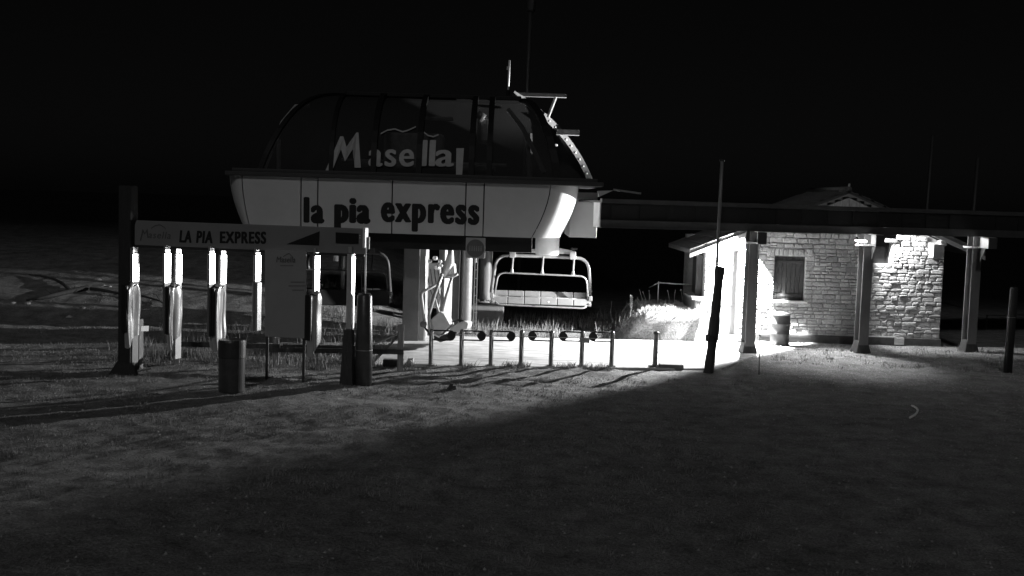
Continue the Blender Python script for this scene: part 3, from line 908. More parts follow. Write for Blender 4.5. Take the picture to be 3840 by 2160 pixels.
# soldier stones over the shutter
o = openings['shutter']
x = o[0] - 0.25
while x < o[1] + 0.2:
    w = rs.uniform(0.1, 0.18); stone_list.append((x, o[3] + 0.02, w, 0.24)); x += w
def vis(s):
    x, zz, w, h = s
    seen = zz < 3.3
    return (w * h) * (1.0 if seen else 0.05)
stone_list.sort(key=vis, reverse=True)
rest = MB()
for i, (x, zz, w, h) in enumerate(stone_list):
    vs, fs, pool = stone_meshes[rs.randrange(14)]
    c = Vector((x + w / 2, HY + 0.002, zz + h / 2))
    S = (w - 0.014, rs.uniform(0.016, 0.048), (h - 0.012) * rs.uniform(0.9, 1.05))
    c.z += rs.uniform(-0.006, 0.006)
    if i < 300:
        so = bpy.data.objects.new('stone', pool[rs.choice([0, 0, 1, 1, 2, 3])])
        COL.objects.link(so); so.parent = wall
        so.location = c - Vector(hut.location); so.scale = (S[0] * rs.choice([-1, 1]) if False else S[0], S[1], S[2])
        so.rotation_euler = (0, R(rs.uniform(-3, 3)), 0)
    else:
        rest.add([c + Vector((a * S[0], b * S[1], d * S[2])) for a, b, d in vs], fs)
if rest.v: stuff(obj('small_stone', rest, M_STONE[1], wall))
# right corner quoins are part of the row fill; plinth
obj('plinth', MB().box(((W(2840, 1200)[0] + hx1) / 2, HY - 0.03, 0.11), (hx1 - W(2840, 1200)[0] + 0.06, 0.12, 0.26)), M_PLINTH, hut, bevel=0.01)
obj('plinth_pipe', MB().tube([Vector((W(2850, 1200)[0], HY - 0.12, 0.27)), Vector((hx1 - 1.4, HY - 0.12, 0.27))], 0.018, 6), M_GALV, hut)
pq = at(3372, 1290, HY - 0.12)
obj('vent_block', MB().box((pq.x, HY - 0.1, 0.14), (0.3, 0.06, 0.22)), M_CONC, hut, bevel=0.01)
# gable boards above the stone
for i in range(22):
    x = APX - 2.5 + i * 0.23
    zt = min(roof_z(x), roof_z(x + 0.23)) - 0.02
    if zt > 3.9:
        obj('gable_board', MB().box((x + 0.115, HY - 0.32, (zt + 3.85) / 2), (0.222, 0.03, zt - 3.85)), mat('gable_wood', 0.6, 0.7, var=0.3, stretch=(4, 4, 0.5)), hut)
# roof
ex0, ex1, ry0, ry1 = 5.5, 14.7, HY - 0.3, HY + 4.5
for side in (-1, 1):
    xe = ex0 if side < 0 else ex1
    ze = roof_z(xe)
    pts = [Vector((xe, ry0, ze)), Vector((APX, ry0, APZ)), Vector((APX, ry0, APZ + 0.1)), Vector((xe, ry0, ze + 0.1))]
    slab = obj('roof', MB().prism(pts, (0, ry1 - ry0, 0)), M_ROOF, hut)
    # tile courses
    nrow = 11
    for k in range(nrow):
        t0, t1 = k / nrow, (k + 1) / nrow
        xa, xb = xe + (APX - xe) * t0, xe + (APX - xe) * (t1 + 0.02)
        za, zb = roof_z(xa) + 0.14, roof_z(xb) + 0.11
        obj('tile_course', MB().prism([Vector((xa, ry0 - 0.03, za - 0.04)), Vector((xb, ry0 - 0.03, zb - 0.01)), Vector((xb, ry0 - 0.03, zb + 0.015)), Vector((xa, ry0 - 0.03, za))], (0, ry1 - ry0 + 0.06, 0)), M_ROOF, slab)
    # barge board
    pts = [Vector((xe - side * -0.0, ry0 - 0.035, ze - 0.13)), Vector((APX, ry0 - 0.035, APZ - 0.13)), Vector((APX, ry0 - 0.035, APZ - 0.005)), Vector((xe, ry0 - 0.035, ze - 0.005))]
    obj('barge_board', MB().prism(pts, (0, 0.03, 0)), mat('barge_wood', 0.3, 0.6, var=0.15), hut)
    for k in range(5):
        yy = HY + 0.2 + k * 1.8
    # purlin ends under the eave
    for fx in (0.30, 0.62):
        xp = xe + (APX - xe) * fx
        obj('purlin', MB().box((xp, HY - 0.1, roof_z(xp) - 0.19), (0.16, 0.36, 0.2), ry(-side * math.atan(SL))), mat('barge_wood', 0.3), hut, bevel=0.01)
obj('ridge_cap', MB().tube([Vector((APX, ry0 - 0.05, APZ + 0.13)), Vector((APX, ry1, APZ + 0.13))], 0.09, 10), M_ROOF, hut, smooth=True)
obj('ridge_finial', MB().box((APX, ry0, APZ + 0.25), (0.05, 0.05, 0.12)), M_PAINT, hut)
q0, q1 = at(3490, 965, HY - 0.5), at(3540, 922, HY - 0.5)
obj('corner_bracket', MB().box(((q0.x + q1.x) / 2 + 0.08, HY - 0.15, (q0.z + q1.z) / 2), (0.34, 0.5, 0.44)), mat('barge_wood', 0.3), hut, bevel=0.02)
# door
o = openings['door']
door = obj('door', MB().box(((o[0] + o[1]) / 2, HY + 0.36, (o[3] + 0.14) / 2), (o[1] - o[0], 0.05, o[3] - 0.14)), M_DOOR, hut)
dw = o[1] - o[0]
obj('door_rail', MB().box((o[0] + dw / 2, HY + 0.325, W(2720, 1146)[1]), (dw - 0.04, 0.022, 0.06)), M_DOOR, door, bevel=0.005)
obj('door_rail', MB().box((o[0] + dw / 2, HY + 0.325, o[3] - 0.06), (dw - 0.04, 0.022, 0.1)), M_DOOR, door, bevel=0.005)
obj('door_handle', MB().box((o[0] + 0.12, HY + 0.31, 1.1), (0.04, 0.06, 0.16)), M_GALV, door, bevel=0.01)
fr = MB().box((o[0] - 0.03, HY + 0.03, o[3] / 2), (0.07, 0.14, o[3])).box((o[1] + 0.03, HY + 0.03, o[3] / 2), (0.07, 0.14, o[3])).box(((o[0] + o[1]) / 2, HY + 0.03, o[3] + 0.035), (dw + 0.13, 0.14, 0.07))
obj('door_frame', fr, M_FRAME, hut)
obj('door_step', MB().box(((o[0] + o[1]) / 2 - 0.05, HY - 0.2, 0.09), (dw + 0.7, 0.5, 0.12)), M_CONC, hut, bevel=0.015)
# shuttered window
o = openings['shutter']
sh = obj('shutter', MB().box(((o[0] + o[1]) / 2, HY + 0.16, (o[2] + o[3]) / 2), (o[1] - o[0], 0.03, o[3] - o[2])), M_SHUT, hut)
npl = 7
pw = (o[1] - o[0]) / npl
for i in range(npl):
    obj('shutter_plank', MB().box((o[0] + pw * (i + .5), HY + 0.13, (o[2] + o[3]) / 2), (pw - 0.012, 0.025, o[3] - o[2] - 0.04)), M_SHUT, sh, bevel=0.004)
for zf in (0.12, 0.88):
    obj('shutter_brace', MB().box(((o[0] + o[1]) / 2, HY + 0.105, o[2] + (o[3] - o[2]) * zf), (o[1] - o[0] - 0.1, 0.025, 0.09)), M_SHUT, sh, bevel=0.004)
obj('window_sill', MB().box(((o[0] + o[1]) / 2, HY - 0.02, o[2] - 0.035), (o[1] - o[0] + 0.16, 0.26, 0.07)), M_CONC, hut, bevel=0.01)
# small window
o = openings['small']
win = obj('window', MB().box(((o[0] + o[1]) / 2, HY + 0.34, (o[2] + o[3]) / 2), (o[1] - o[0], 0.04, o[3] - o[2])), mat('window_board', 0.025, 0.6, var=0.1), hut)
for xx in (o[0] + 0.025, o[1] - 0.025): obj('frame_bar', MB().box((xx, HY + 0.26, (o[2] + o[3]) / 2), (0.05, 0.05, o[3] - o[2])), M_DARK, win)
obj('lintel', MB().box(((o[0] + o[1]) / 2, HY - 0.03, o[3] + 0.06), (o[1] - o[0] + 0.3, 0.12, 0.12)), M_WOODD, hut, bevel=0.01)
# low parapet and shaded side opening on the left
a, b = at(2586, 1180, 35.9), at(2640, 1180, 35.3)
par = obj('parapet', MB().box((hx0 - 0.13, 36.0, 0.62), (0.26, 1.6, 1.24)), M_MORTAR, hut)
rs2 = random.Random(9)
z = 0.03
while z < 1.1:
    h = rs2.uniform(0.13, 0.22)
    x = hx0 - 0.26
    while x < hx0 - 0.06:
        w = min(rs2.uniform(0.12, 0.2), hx0 - x)
        so = bpy.data.objects.new('stone', stone_meshes[rs2.randrange(14)][2][rs2.randrange(3)]); COL.objects.link(so)
        so.parent = par; so.location = Vector((x + w / 2, 35.202, z + h / 2)) - Vector(hut.location); so.scale = (w - .012, 0.05, h - .012)
        x += w
    z += h
obj('parapet_cap', MB().box((hx0 - 0.2, 35.95, 1.29), (0.4, 1.8, 0.1)), M_PILLAR, hut, bevel=0.015)
obj('side_frame', MB().box((hx0 - 0.12, 35.6, 2.0), (0.2, 0.14, 1.3)), M_DARK, hut)
obj('side_panel', MB().box((hx0 - 0.05, 36.4, 2.0), (0.06, 1.5, 1.3)), M_SHUT, hut)

# ------------------------------------------------------------------ floodlights
def floodlight(loc, aim, label, power, cone, blend, name='floodlight', rad=0.06, size=0.16, added_visor=False):
    aim = Vector(aim).normalized()
    t = thing(name, label, 'floodlight', loc)
    q = aim.to_track_quat('-Z', 'Y').to_matrix()
    L = Vector(loc)
    mb = MB().box(L - aim * 0.08, (size, size, 0.1), q, taper=0.6)
    obj('housing', mb, M_DARK, t, bevel=0.01)
    obj('lens', MB().box(L - aim * 0.028, (size * 0.9, size * 0.9, 0.008), q), M_LENS, t)
    obj('bracket', MB().tube([L - aim * 0.12, L - aim * 0.12 + Vector((0, 0.0, 0.16))], 0.015, 6), M_GALV, t)
    if added_visor: obj('added_visor', MB().box(L + Vector((0.17, -0.13, -0.15)), (0.7, 0.01, 0.22)), M_DARK, t)  # added plate, out of view, keeps lamp light off the front ground
    ld = bpy.data.lights.new('lamp', 'SPOT')
    ld.energy = power; ld.spot_size = R(cone); ld.spot_blend = blend; ld.shadow_soft_size = rad
    lo = bpy.data.objects.new('lamp', ld); COL.objects.link(lo)
    lo.parent = t; lo.location = aim * 0.03
    lo.rotation_euler = aim.to_track_quat('-Z', 'Y').to_euler()
    return t
fl = Vector((7.3, 34.78, 2.8))
floodlight(fl, (-0.685, 0.465, -0.56), 'floodlight on the hut wall beside the white door, behind the first canopy post', 12500, 180, 0.085)
f2 = at(3296, 862, 34.9)
floodlight(f2, (0.96, -0.06, -0.27), 'floodlight behind the canopy beam above the small window', 1000, 156, 0.3, added_visor=True)
f3 = col_at[1] + Vector((-0.27, 0.08, 3.3))
lamp3 = floodlight(f3, (-0.13, -0.42, -0.90), 'small lamp clamped to the left cheek of the middle canopy post', 1400, 80, 0.55, size=0.1, rad=0.04)
obj('added_glow', MB().tube([f3 + Vector((0.0, -0.16, 0.0)), f3 + Vector((0.08, -0.62, 0.02))], 0.035, 10), emit_material('cheek_glow', 22.0), lamp3, smooth=True)  # added glow that whitens the beam cheek and collar beside it

# ------------------------------------------------------------------ entrance gate
GA, GB = on_ground(480, 1395), on_ground(1300, 1440)
gdir = (GB - GA); gdir.z = 0; glen = gdir.length; gdir.normalize()
gate = thing('entrance_gate', 'lift entrance gate with a long lettered header board on tall posts', 'gate', (GA + GB) / 2)
gang = math.atan2(gdir.y, gdir.x)
def gy(x): return GA.y + (x - GA.x) * gdir.y / gdir.x
def gp(fx, fy, off=0.0):
    """point on the gate plane (moved off metres towards the viewer)"""
    Y = 25.2
    for _ in range(8):
        p = at(fx, fy, Y); Y = gy(p.x) - off
    return at(fx, fy, Y)
pts = [gp(482, 918), gp(1368, 955), gp(1372, 858), gp(510, 826)]
n = Vector((gdir.y, -gdir.x, 0))
hb = obj('header_board', MB().prism(pts, -n * 0.14), M_SIGN, gate, bevel=0.015)
obj('header_rail', MB().prism([gp(500, 919), gp(1365, 956), gp(1365, 963), gp(500, 927)], -n * 0.2), M_DARK, gate)
def sign_word(word, x0, y0, x1, y1, h_px, bold, shear, m=None, name='lettering', off=0.006):
    a, b = gp(x0, y0, off), gp(x1, y1, off)
    w = (b - a).length; h = h_px / FPX * a.y
    P, F = text2d(word, w, h, bold, bold * 0.4, shear, 1.15)
    ux = (b - a).normalized()
    return obj(name, MB().add([a + ux * u + Vector((0, 0, v)) for u, v in P], F), m or M_LETTER, hb)
sign_word('LA', 672, 909, 718, 911, 46, 0.085, 0.12)
sign_word('PIA', 735, 911, 797, 913, 46, 0.085, 0.12)
sign_word('EXPRESS', 824, 913, 998, 915, 46, 0.085, 0.0)
sign_word('asella', 556, 893, 640, 896, 26, 0.01, 0.2, M_PRINT, 'logo_word')
def sign_poly(pts, m, name, off=0.006):
    vs = [gp(x, y, off) for x, y in pts]
    return obj(name, MB().add(vs, [tuple(range(len(vs)))]), m, hb)
for qd in ([(524, 903), (529, 903), (538, 866), (535, 858)], [(535, 858), (534, 866), (542, 880), (543, 873)], [(542, 880), (543, 873), (553, 857), (552, 866)], [(553, 857), (549, 866), (552, 892), (557, 892)]):
    sign_poly(qd, M_PRINT, 'logo_stroke')
arc = [(566, 856), (580, 846), (598, 842), (606, 845), (616, 852), (622, 858)]
for p, q_ in zip(arc[:-1], arc[1:]):
    sign_poly([(p[0], p[1] + 3), (q_[0], q_[1] + 3), (q_[0], q_[1] - 1), (p[0], p[1] - 1)], M_PRINT, 'logo_stroke')
sign_poly([(1073, 916), (1197, 921), (1199, 867)], M_LETTER, 'slope_symbol')
disp = obj('display_panel', MB().prism([gp(1260, 911, 0.0), gp(1345, 914, 0.0), gp(1346, 876, 0.0), gp(1260, 871, 0.0)], n * 0.03), M_BLACK, hb)
for fy in (884, 892): obj('display_screw', MB().box(gp(1350, fy, 0.02), (0.02, 0.02, 0.02)), M_WHITE, hb)
# posts
lp0, lp1 = gp(478, 1395), gp(478, 720)
obj('gate_post', MB().box((lp0.x, lp0.y, 2.1), (0.32, 0.3, 4.3), rz(R(-14))), M_WOODB, gate, bevel=0.03)
obj('post_flare', MB().box((lp0.x - 0.02, lp0.y, 0.1), (0.7, 0.6, 0.35), taper=0.5), M_WOODB, gate, bevel=0.05)
lq = gp(508, 1300)
obj('post_liner', MB().box((lq.x + 0.02, lq.y + 0.25, 0.6), (0.07, 0.16, 1.2), rz(R(-18))), M_WOOD, gate, bevel=0.01)
# lane poles: narrow blades turned to the lift, upper length white
ROTU = rz(R(-18.5))
def pole(fx, ftop, fsplit, fbot, off, w, d, white=True):
    p = gp(fx, ftop, off); s = gp(fx, fsplit, off); b = gp(fx, fbot, off)
    c = Vector((p.x, p.y, 0))
    po = obj('lane_pole', MB().box((c.x, c.y, (s.z + b.z) / 2), (w, d, s.z - b.z), ROTU), M_PAINT if 660 < fx < 680 else M_COL, gate, bevel=0.006)
    obj('white_sleeve', MB().box((c.x, c.y, (p.z + s.z) / 2 - 0.03), (w + 0.01, d + 0.012, p.z - s.z - 0.06), ROTU), M_SLEEVE, po, bevel=0.008)
    obj('pole_cap', MB().box((c.x, c.y, p.z + 0.03), (w * 0.8, d * 0.8, 0.14), ROTU), M_GALV, po)
    return c
pole(506, 940, 1057, 1390, 0.0, 0.05, 0.22)
pole(626, 938, 1062, 1255, 0.25, 0.05, 0.22)
pole(668, 942, 1062, 1345, -0.15, 0.05, 0.22)
pole(793, 940, 1066, 1262, 0.25, 0.05, 0.22)
pole(836, 945, 1066, 1262, -0.15, 0.05, 0.22)
pole(965, 946, 1055, 1240, 0.0, 0.05, 0.22)
pole(1187, 948, 1100, 1280, 0.0, 0.05, 0.22)
# right hand metal post with a dark boot
c6 = pole(1318, 942, 1232, 1440, 0.0, 0.11, 0.16)
obj('post_boot', MB().box((c6.x - 0.02, c6.y - 0.02, 0.6), (0.3, 0.26, 1.24), rz(R(-12)), taper=0.62), M_WOODD, gate, bevel=0.01)
# thin wrapped post of the fourth lane
c4 = gp(966, 1240)
obj('wrapped_post', MB().box((c4.x - 0.03, c4.y, (gp(966, 1058).z + c4.z) / 2), (0.14, 0.18, gp(966, 1058).z - c4.z), ROTU), M_BAG, gate, bevel=0.01)

# plastic covers over the ticket readers
def cover(fx0, fx1, ftop, fbot, label, seed):
    """wrinkled sheet round a tall narrow case"""
    a = gp((fx0 + fx1) / 2, ftop, 0.05); b = gp((fx0 + fx1) / 2, fbot, 0.05)
    r = random.Random(seed)
    c = Vector((a.x, a.y, 0))
    rows = []
    NR, NC = 26, 36
    ph = [r.uniform(0, 6.28) for _ in range(6)]
    for i in range(NR + 1):
        t = i / NR
        zz = a.z + (b.z - a.z) * t
        sx = 0.085 + 0.012 * math.sin(t * 6 + ph[0])
        sy = 0.19 * (0.45 + 0.55 * min(1, t * 9)) * (1.0 if t < 0.9 else 1 - (t - 0.9) * 2.2)
        row = []
        for k in range(NC):
            u = 2 * math.pi * k / NC
            cx, sn = math.cos(u), math.sin(u)
            ex = math.copysign(abs(cx) ** 0.45, cx) * sx
            ey = math.copysign(abs(sn) ** 0.45, sn) * sy
            fold = 0.026 * math.sin(3 * u + ph[1] + 0.7 * t) + 0.012 * math.sin(8 * u + ph[2] + 0.9 * t) + 0.008 * math.sin(t * 9 + ph[3] + 2 * u)
            fold *= min(1, t * 4 + 0.2)
            p = Vector((ex * (1 + fold / sx), ey * (1 + fold / sy), 0))
            p = ROTU @ p
            z2 = zz
            if t > 0.86:   # hem dragged down towards the near side
                z2 -= (t - 0.86) * 1.9 * max(0, -sn + 0.1) + r.uniform(0, 0.02)
            row.append(c + p + Vector((0, 0, z2 + 0.03 * math.sin(u + ph[4]) * (1 if i == 0 else 0))))
        rows.append(row)
    t_ = thing('plastic_cover', label, 'plastic cover', c, 'plastic covers over the gate readers')
    mb = MB().grid(rows, close=True)
    top = len(mb.v); mb.v.append(c + Vector((0, 0, a.z + 0.07)))
    for k in range(NC): mb.f.append((top, (k + 1) % NC, k))
    o = obj('sheet', mb, M_BAG, t_, smooth=True)
    obj('tie', MB().tube([c + ROTU @ Vector((0.1 * math.cos(q), 0.14 * math.sin(q), a.z - 0.04 + 0.02 * math.sin(3 * q))) for q in [2 * math.pi * k / 16 for k in range(17)]], 0.012, 6), M_RUBBER, t_)
    # unlit near side of the cover, its shade painted as a black panel
    cc = c + ROTU @ Vector((-0.03, -0.215, 0))
    obj('shaded_front', MB().box((cc.x, cc.y, (a.z + b.z) / 2 + 0.02), (0.16, 0.09, a.z - b.z - 0.1), ROTU), M_BAG_SHADE, t_, bevel=0.03)
    return t_
cover(470, 520, 1062, 1255, 'plastic cover on the gate lane beside the left post', 1)
cover(622, 682, 1066, 1262, 'plastic cover between the first two bright pole pairs of the gate', 2)
cover(790, 848, 1070, 1270, 'plastic cover on the pole pair under the header word EXPRESS', 3)
cover(1160, 1200, 1098, 1285, 'plastic cover under the black triangle, right of the poster board', 4)

# poster board
ib = thing('poster_board', 'grey poster board with a small logo and text standing in the gate', 'notice board', gp(1072, 1265, 0.14))
pts = [gp(993, 1262, 0.14), gp(1148, 1270, 0.14), gp(1148, 942, 0.14), gp(993, 938, 0.14)]
board = obj('panel', MB().prism(pts, -n * 0.05), M_BOARD, ib, bevel=0.006)
def board_word(word, x0, x1, y, hpx, m, bold=0.0):
    a, b = gp(x0, y, 0.15), gp(x1, y + 1, 0.15)
    P, F = text2d(word, (b - a).length, hpx / FPX * a.y, bold, bold, 0.15)
    ux = (b - a).normalized()
    obj('print', MB().add([a + ux * u + Vector((0, 0, v)) for u, v in P], F), m, board)
board_word('Masella', 1036, 1108, 984, 22, M_PRINT, 0.01)
arc = [(1062, 962), (1074, 954), (1084, 950), (1092, 958), (1100, 966)]
for p, q_ in zip(arc[:-1], arc[1:]):
    vs = [gp(x, y, 0.15) for x, y in ((p[0], p[1] + 2), (q_[0], q_[1] + 2), (q_[0], q_[1] - 1), (p[0], p[1] - 1))]
    obj('print', MB().add(vs, [(0, 1, 2, 3)]), M_PRINT, board)
for i, (x0, x1, y) in enumerate(((1050, 1100, 994), (1090, 1142, 1056), (1082, 1146, 1070), (1095, 1140, 1086))):
    vs = [gp(x, yy, 0.15) for x, yy in ((x0, y + 4), (x1, y + 4), (x1, y), (x0, y))]
    obj('print', MB().add(vs, [(0, 1, 2, 3)]), mat('faint_print', 0.15, 0.6), board)
for fx in (1002, 1140):
    p = gp(fx, 1300, 0.08)
    obj('board_leg', MB().box((p.x, p.y, 0.55), (0.06, 0.05, 1.1)), M_WOODD, ib)

# white tag by the left cover
tg = gp(543, 1232, 0.12)
tagt = thing('white_tag', 'small white card hanging beside the leftmost plastic cover', 'tag', tg)
obj('card', MB().box(tg, (0.22, 0.01, 0.12), rz(R(60)) @ ry(R(4))), M_WHITE, tagt)
obj('string', MB().tube([tg + Vector((-0.05, 0, 0.05)), gp(512, 1215, 0.2)], 0.004, 5), M_ROPE, tagt)

# thick wooden post with a bright metal blade, right of the gate
wp0 = on_ground(1362, 1442)
wpost = thing('wooden_post', 'thick dark wooden post with a bright metal pole fixed to it, right of the gate', 'post', wp0)
obj('timber', MB().tube([wp0 + Vector((0, 0, -0.1)), wp0 + Vector((0, 0, 1.0)), wp0 + Vector((-0.01, 0, 1.98)), wp0 + Vector((-0.01, 0, 2.04))], [0.2, 0.185, 0.165, 0.13], 16), M_SLICK, wpost, smooth=True)
pz = lambda fx, fy: at(fx, fy, wp0.y - 0.02)
obj('metal_pole', MB().tube([pz(1368, 1110), pz(1372, 930)], 0.02, 8), M_WHITE, wpost, smooth=True)
obj('metal_blade', MB().box((pz(1370, 892).x, wp0.y, pz(1370, 892).z), (0.06, 0.16, 0.46), rz(R(-25))), M_WHITE, wpost, bevel=0.02)
obj('reflector_box', MB().box((pz(1381, 915).x, wp0.y + 0.06, pz(1381, 912).z), (0.035, 0.05, 0.26)), M_GALV, wpost)
obj('wire_tie', MB().tube([wp0 + Vector((0.19 * math.cos(q), 0.19 * math.sin(q), 0.78)) for q in [2 * math.pi * k / 16 for k in range(17)]], 0.008, 5), M_GALV, wpost)
obj('steel_rod', MB().tube([pz(1357, 1110), pz(1354, 965)], 0.012, 6), M_DARK, wpost)

# low wooden fence behind the gate
fence = thing('rail_fence', 'low wooden rail fence running behind the gate to the loading pad', 'fence', on_ground(1035, 1375))
fposts = [(662, 1262, 1370), (1034, 1262, 1374), (1500, 1212, 1396)]
fb = [on_ground(x, y1) for x, y0, y1 in fposts]
for (x, y0, y1), b in zip(fposts, fb):
    h = (y1 - y0) / FPX * b.y
    obj('fence_post', MB().box((b.x, b.y, h / 2 - 0.05), (0.13, 0.13, h + 0.1), rz(R(18))), M_WOOD, fence, bevel=0.015)
def rail(p, q, w=0.1, m=M_WOODD):
    d = (q - p); L = d.length; c = (p + q) / 2
    a = math.atan2(d.y, d.x); e = math.asin(d.z / L)
    obj('fence_rail', MB().box(c, (L, 0.05, w), rz(a) @ ry(-e)), m, fence, bevel=0.01)
rail(at(636, 1289, fb[0].y - 0.1), at(1050, 1300, fb[1].y - 0.1), 0.12, M_WOODD)
rail(at(1008, 1312, fb[1].y - 0.12), at(1514, 1320, fb[2].y - 0.12), 0.11, M_WOODD)
rail(at(1060, 1296, fb[1].y + 0.12), at(1300, 1302, fb[1].y + 0.1), 0.06, M_WOODD)
obj('fence_stay', MB().tube([at(1508, 1246, fb[2].y + 0.05), at(1405, 1290, fb[2].y + 0.9)], 0.018, 6), M_GALV, fence)

# bin in front of the fence
bp = on_ground(868, 1468)
binn = thing('litter_bin', 'dark round litter bin standing in front of the rail fence', 'bin', bp)
obj('bin_body', MB().lathe([(0.26, 0.0), (0.27, 0.03), (0.275, 0.72), (0.26, 0.74), (0.0, 0.74)], bp, 32), M_BINB, binn, smooth=False)
obj('bin_top', MB().lathe([(0.0, 0.73), (0.285, 0.735), (0.288, 1.06), (0.27, 1.1), (0.0, 1.1)], bp, 32), M_BIN, binn)

# ------------------------------------------------------------------ loading barrier
bfx = [1615, 1729, 1840, 1953, 2065, 2180, 2292]
ords = ['leftmost loading barrier post, its arm pointing at the side-on chair', 'second loading barrier post from the left, arm pointing right',
        'third loading barrier post from the left, arm pointing right', 'fourth and armless loading barrier post in the middle of the row',
        'fifth loading barrier post from the left, arm pointing left', 'sixth loading barrier post from the left, beside the small hanging sign, arm pointing left',
        'seventh loading barrier post from the left, last of the armed row']
GRP = 'loading barrier posts on the concrete pad'
def barrier_proto():
    t = thing('barrier_post', ords[3], 'barrier post', (0, 0, 0), GRP)
    obj('post', MB().lathe([(0.058, 0.0), (0.058, 0.82), (0.052, 0.87), (0.03, 0.9), (0.0, 0.905)], (0, 0, 0), 16), M_GALV2, t, smooth=True)
    obj('base_plate', MB().box((0, 0, 0.006), (0.2, 0.2, 0.016)), M_GALV2, t)
    obj('cable', MB().tube([(0.02, -0.06, 0.86), (0.0, -0.068, 0.55), (0.03, -0.066, 0.3), (0.035, -0.064, 0.05)], 0.008, 5), M_ROPE, t)
    return t
M_GALV2 = mat('worn_post_steel', 0.16, 0.33, metal=0.5, var=0.4, scale=6)
proto = barrier_proto()
def arm(t, sgn):
    """slot-shaped loop arm with a black paddle at its free end"""
    def slot(x, z, k, r=0.115):
        pts = []
        L = 0.58
        for i in range(9):
            q = math.pi / 2 - math.pi * i / 8
            pts.append(Vector((sgn * (L - r + r * math.cos(q)), 0, 0.75 + r * math.sin(q))))
        return pts
    mid = slot(0, 0, 0)
    path = [Vector((sgn * 0.05, 0, 0.865))] + mid + [Vector((sgn * 0.05, 0, 0.635))]
    obj('arm_loop', MB().tube(path, 0.02, 8), M_RUBBER, t, smooth=True)
    pad = [p.copy() for p in mid] + [Vector((sgn * 0.46, 0, 0.635)), Vector((sgn * 0.40, 0, 0.69)), Vector((sgn * 0.37, 0, 0.75)), Vector((sgn * 0.40, 0, 0.81)), Vector((sgn * 0.46, 0, 0.865))]
    obj('paddle', MB().prism([p + Vector((0, -0.02, 0)) for p in pad], (0, 0.04, 0)), M_RUBBER, t, bevel=0.01)
tops = []
for i, fx in enumerate(bfx):
    b = on_ground(fx, 1375 + i * 0.9); b.z = 0.045
    t = proto if i == 3 else copy_tree(proto, label=ords[i])
    t.location = b
    tops.append(b)
bar_things = [o for o in COL.objects if o.name.startswith('barrier_post')]
bar_things.sort(key=lambda o: o.location.x)
def local_arm(t, sgn):
    loc = t.location.copy(); t.location = (0, 0, 0)
    arm(t, sgn); t.location = loc
for i, sg_ in ((0, 1), (1, 1), (2, 1), (4, -1), (5, -1), (6, -1)): local_arm(bar_things[i], sg_)
b = on_ground(2455, 1381); b.z = 0.045
bol = thing('bollard', 'lone dark bollard on the pad nearest the leaning pole', 'bollard', b)
obj('post', MB().lathe([(0.066, 0.0), (0.066, 0.82), (0.075, 0.83), (0.075, 0.88), (0.05, 0.91), (0.0, 0.915)], b, 16), M_GALV2, bol, smooth=True)
obj('foot_plate', MB().box(b + Vector((0, 0, 0.012)), (0.3, 0.26, 0.03)), M_GALV2, bol)
obj('loose_strap', MB().tube([b + Vector((0.07, -0.02, 0.86)), b + Vector((0.13, -0.03, 0.7)), b + Vector((0.11, -0.03, 0.5)), b + Vector((0.07, -0.03, 0.36))], 0.01, 5), M_ROPE, bol)
# rope strung along the row
path = []
for i in range(len(tops)):
    p = tops[i] + Vector((0, -0.075, 0.79 - i * 0.012)); path.append(p)
    if i < len(tops) - 1:
        path.append((p + tops[i + 1] + Vector((0, -0.075, 0.79 - i * 0.012))) / 2 + Vector((0, 0, -0.012)))
tag(obj('rope', MB().tube(path, 0.008, 5), M_ROPE, origin=path[0]), 'thin pale rope strung along the loading barrier posts', 'rope')
p = at(2192, 1277, tops[5].y - 0.1)
tag(obj('small_sign', MB().box(p, (0.26, 0.012, 0.115), ry(R(3))), mat('tag_plate', 0.35, 0.6, var=0.3, scale=20), origin=p, bevel=0.004), 'small oblong plate hanging on the rope by the sixth barrier post', 'sign')

# ------------------------------------------------------------------ poles, drum, odds and ends
s0 = on_ground(2655, 1398)
lean = thing('leaning_pole', 'tall thin metal pole leaning beside the hut door, strapped to a dark stake', 'pole', s0)
q = lambda fx, fy: at(fx, fy, s0.y)
rj = random.Random(4)
sp, sr_ = [], []
for k in range(17):
    t = k / 16; fy = 1405 - 405 * t; fx = 2655 + 45 * t ** 0.85
    sp.append(q(fx, fy)); sr_.append((0.135 - 0.02 * t) * rj.uniform(0.88, 1.16))
obj('stake', MB().tube(sp, sr_, 11), M_WOODD, lean, smooth=False)
obj('strap', MB().lathe([(0.1, -0.09), (0.155, -0.08), (0.15, 0.08), (0.1, 0.09)], q(2667, 1268), 14), M_RUBBER, lean)
obj('metal_tube', MB().tube([q(2687, 1030), q(2692, 900), q(2700, 760), q(2708, 604)], [0.04, 0.035, 0.045, 0.042], 10), mat('pole_steel', 0.22, 0.45, metal=0.2, var=0.15), lean, smooth=True)
obj('tube_cap', MB().box(q(2708, 601), (0.14, 0.1, 0.04)), M_DARK, lean)

d0 = Vector((at(2922, 1300, 34.3).x, 34.3, 0.0))
drum = thing('oil_drum', 'open rusty drum standing against the hut wall under the shuttered window', 'drum', d0)
dh = 0.98
prof = [(0.0, 0.02), (0.285, 0.02), (0.3, 0.0), (0.3, 0.04), (0.288, 0.05), (0.288, 0.33), (0.302, 0.345), (0.302, 0.365), (0.288, 0.38), (0.288, 0.64), (0.302, 0.655), (0.302, 0.675), (0.288, 0.69), (0.288, dh - .03)]
obj('body', MB().lathe(prof, d0, 36), M_DRUM, drum, smooth=True)
obj('rim', MB().lathe([(0.288, dh - .05), (0.303, dh - .04), (0.306, dh), (0.292, dh + .012), (0.278, dh), (0.276, dh - .3), (0.0, dh - .32)], d0, 36), M_PAINT, drum, smooth=True)

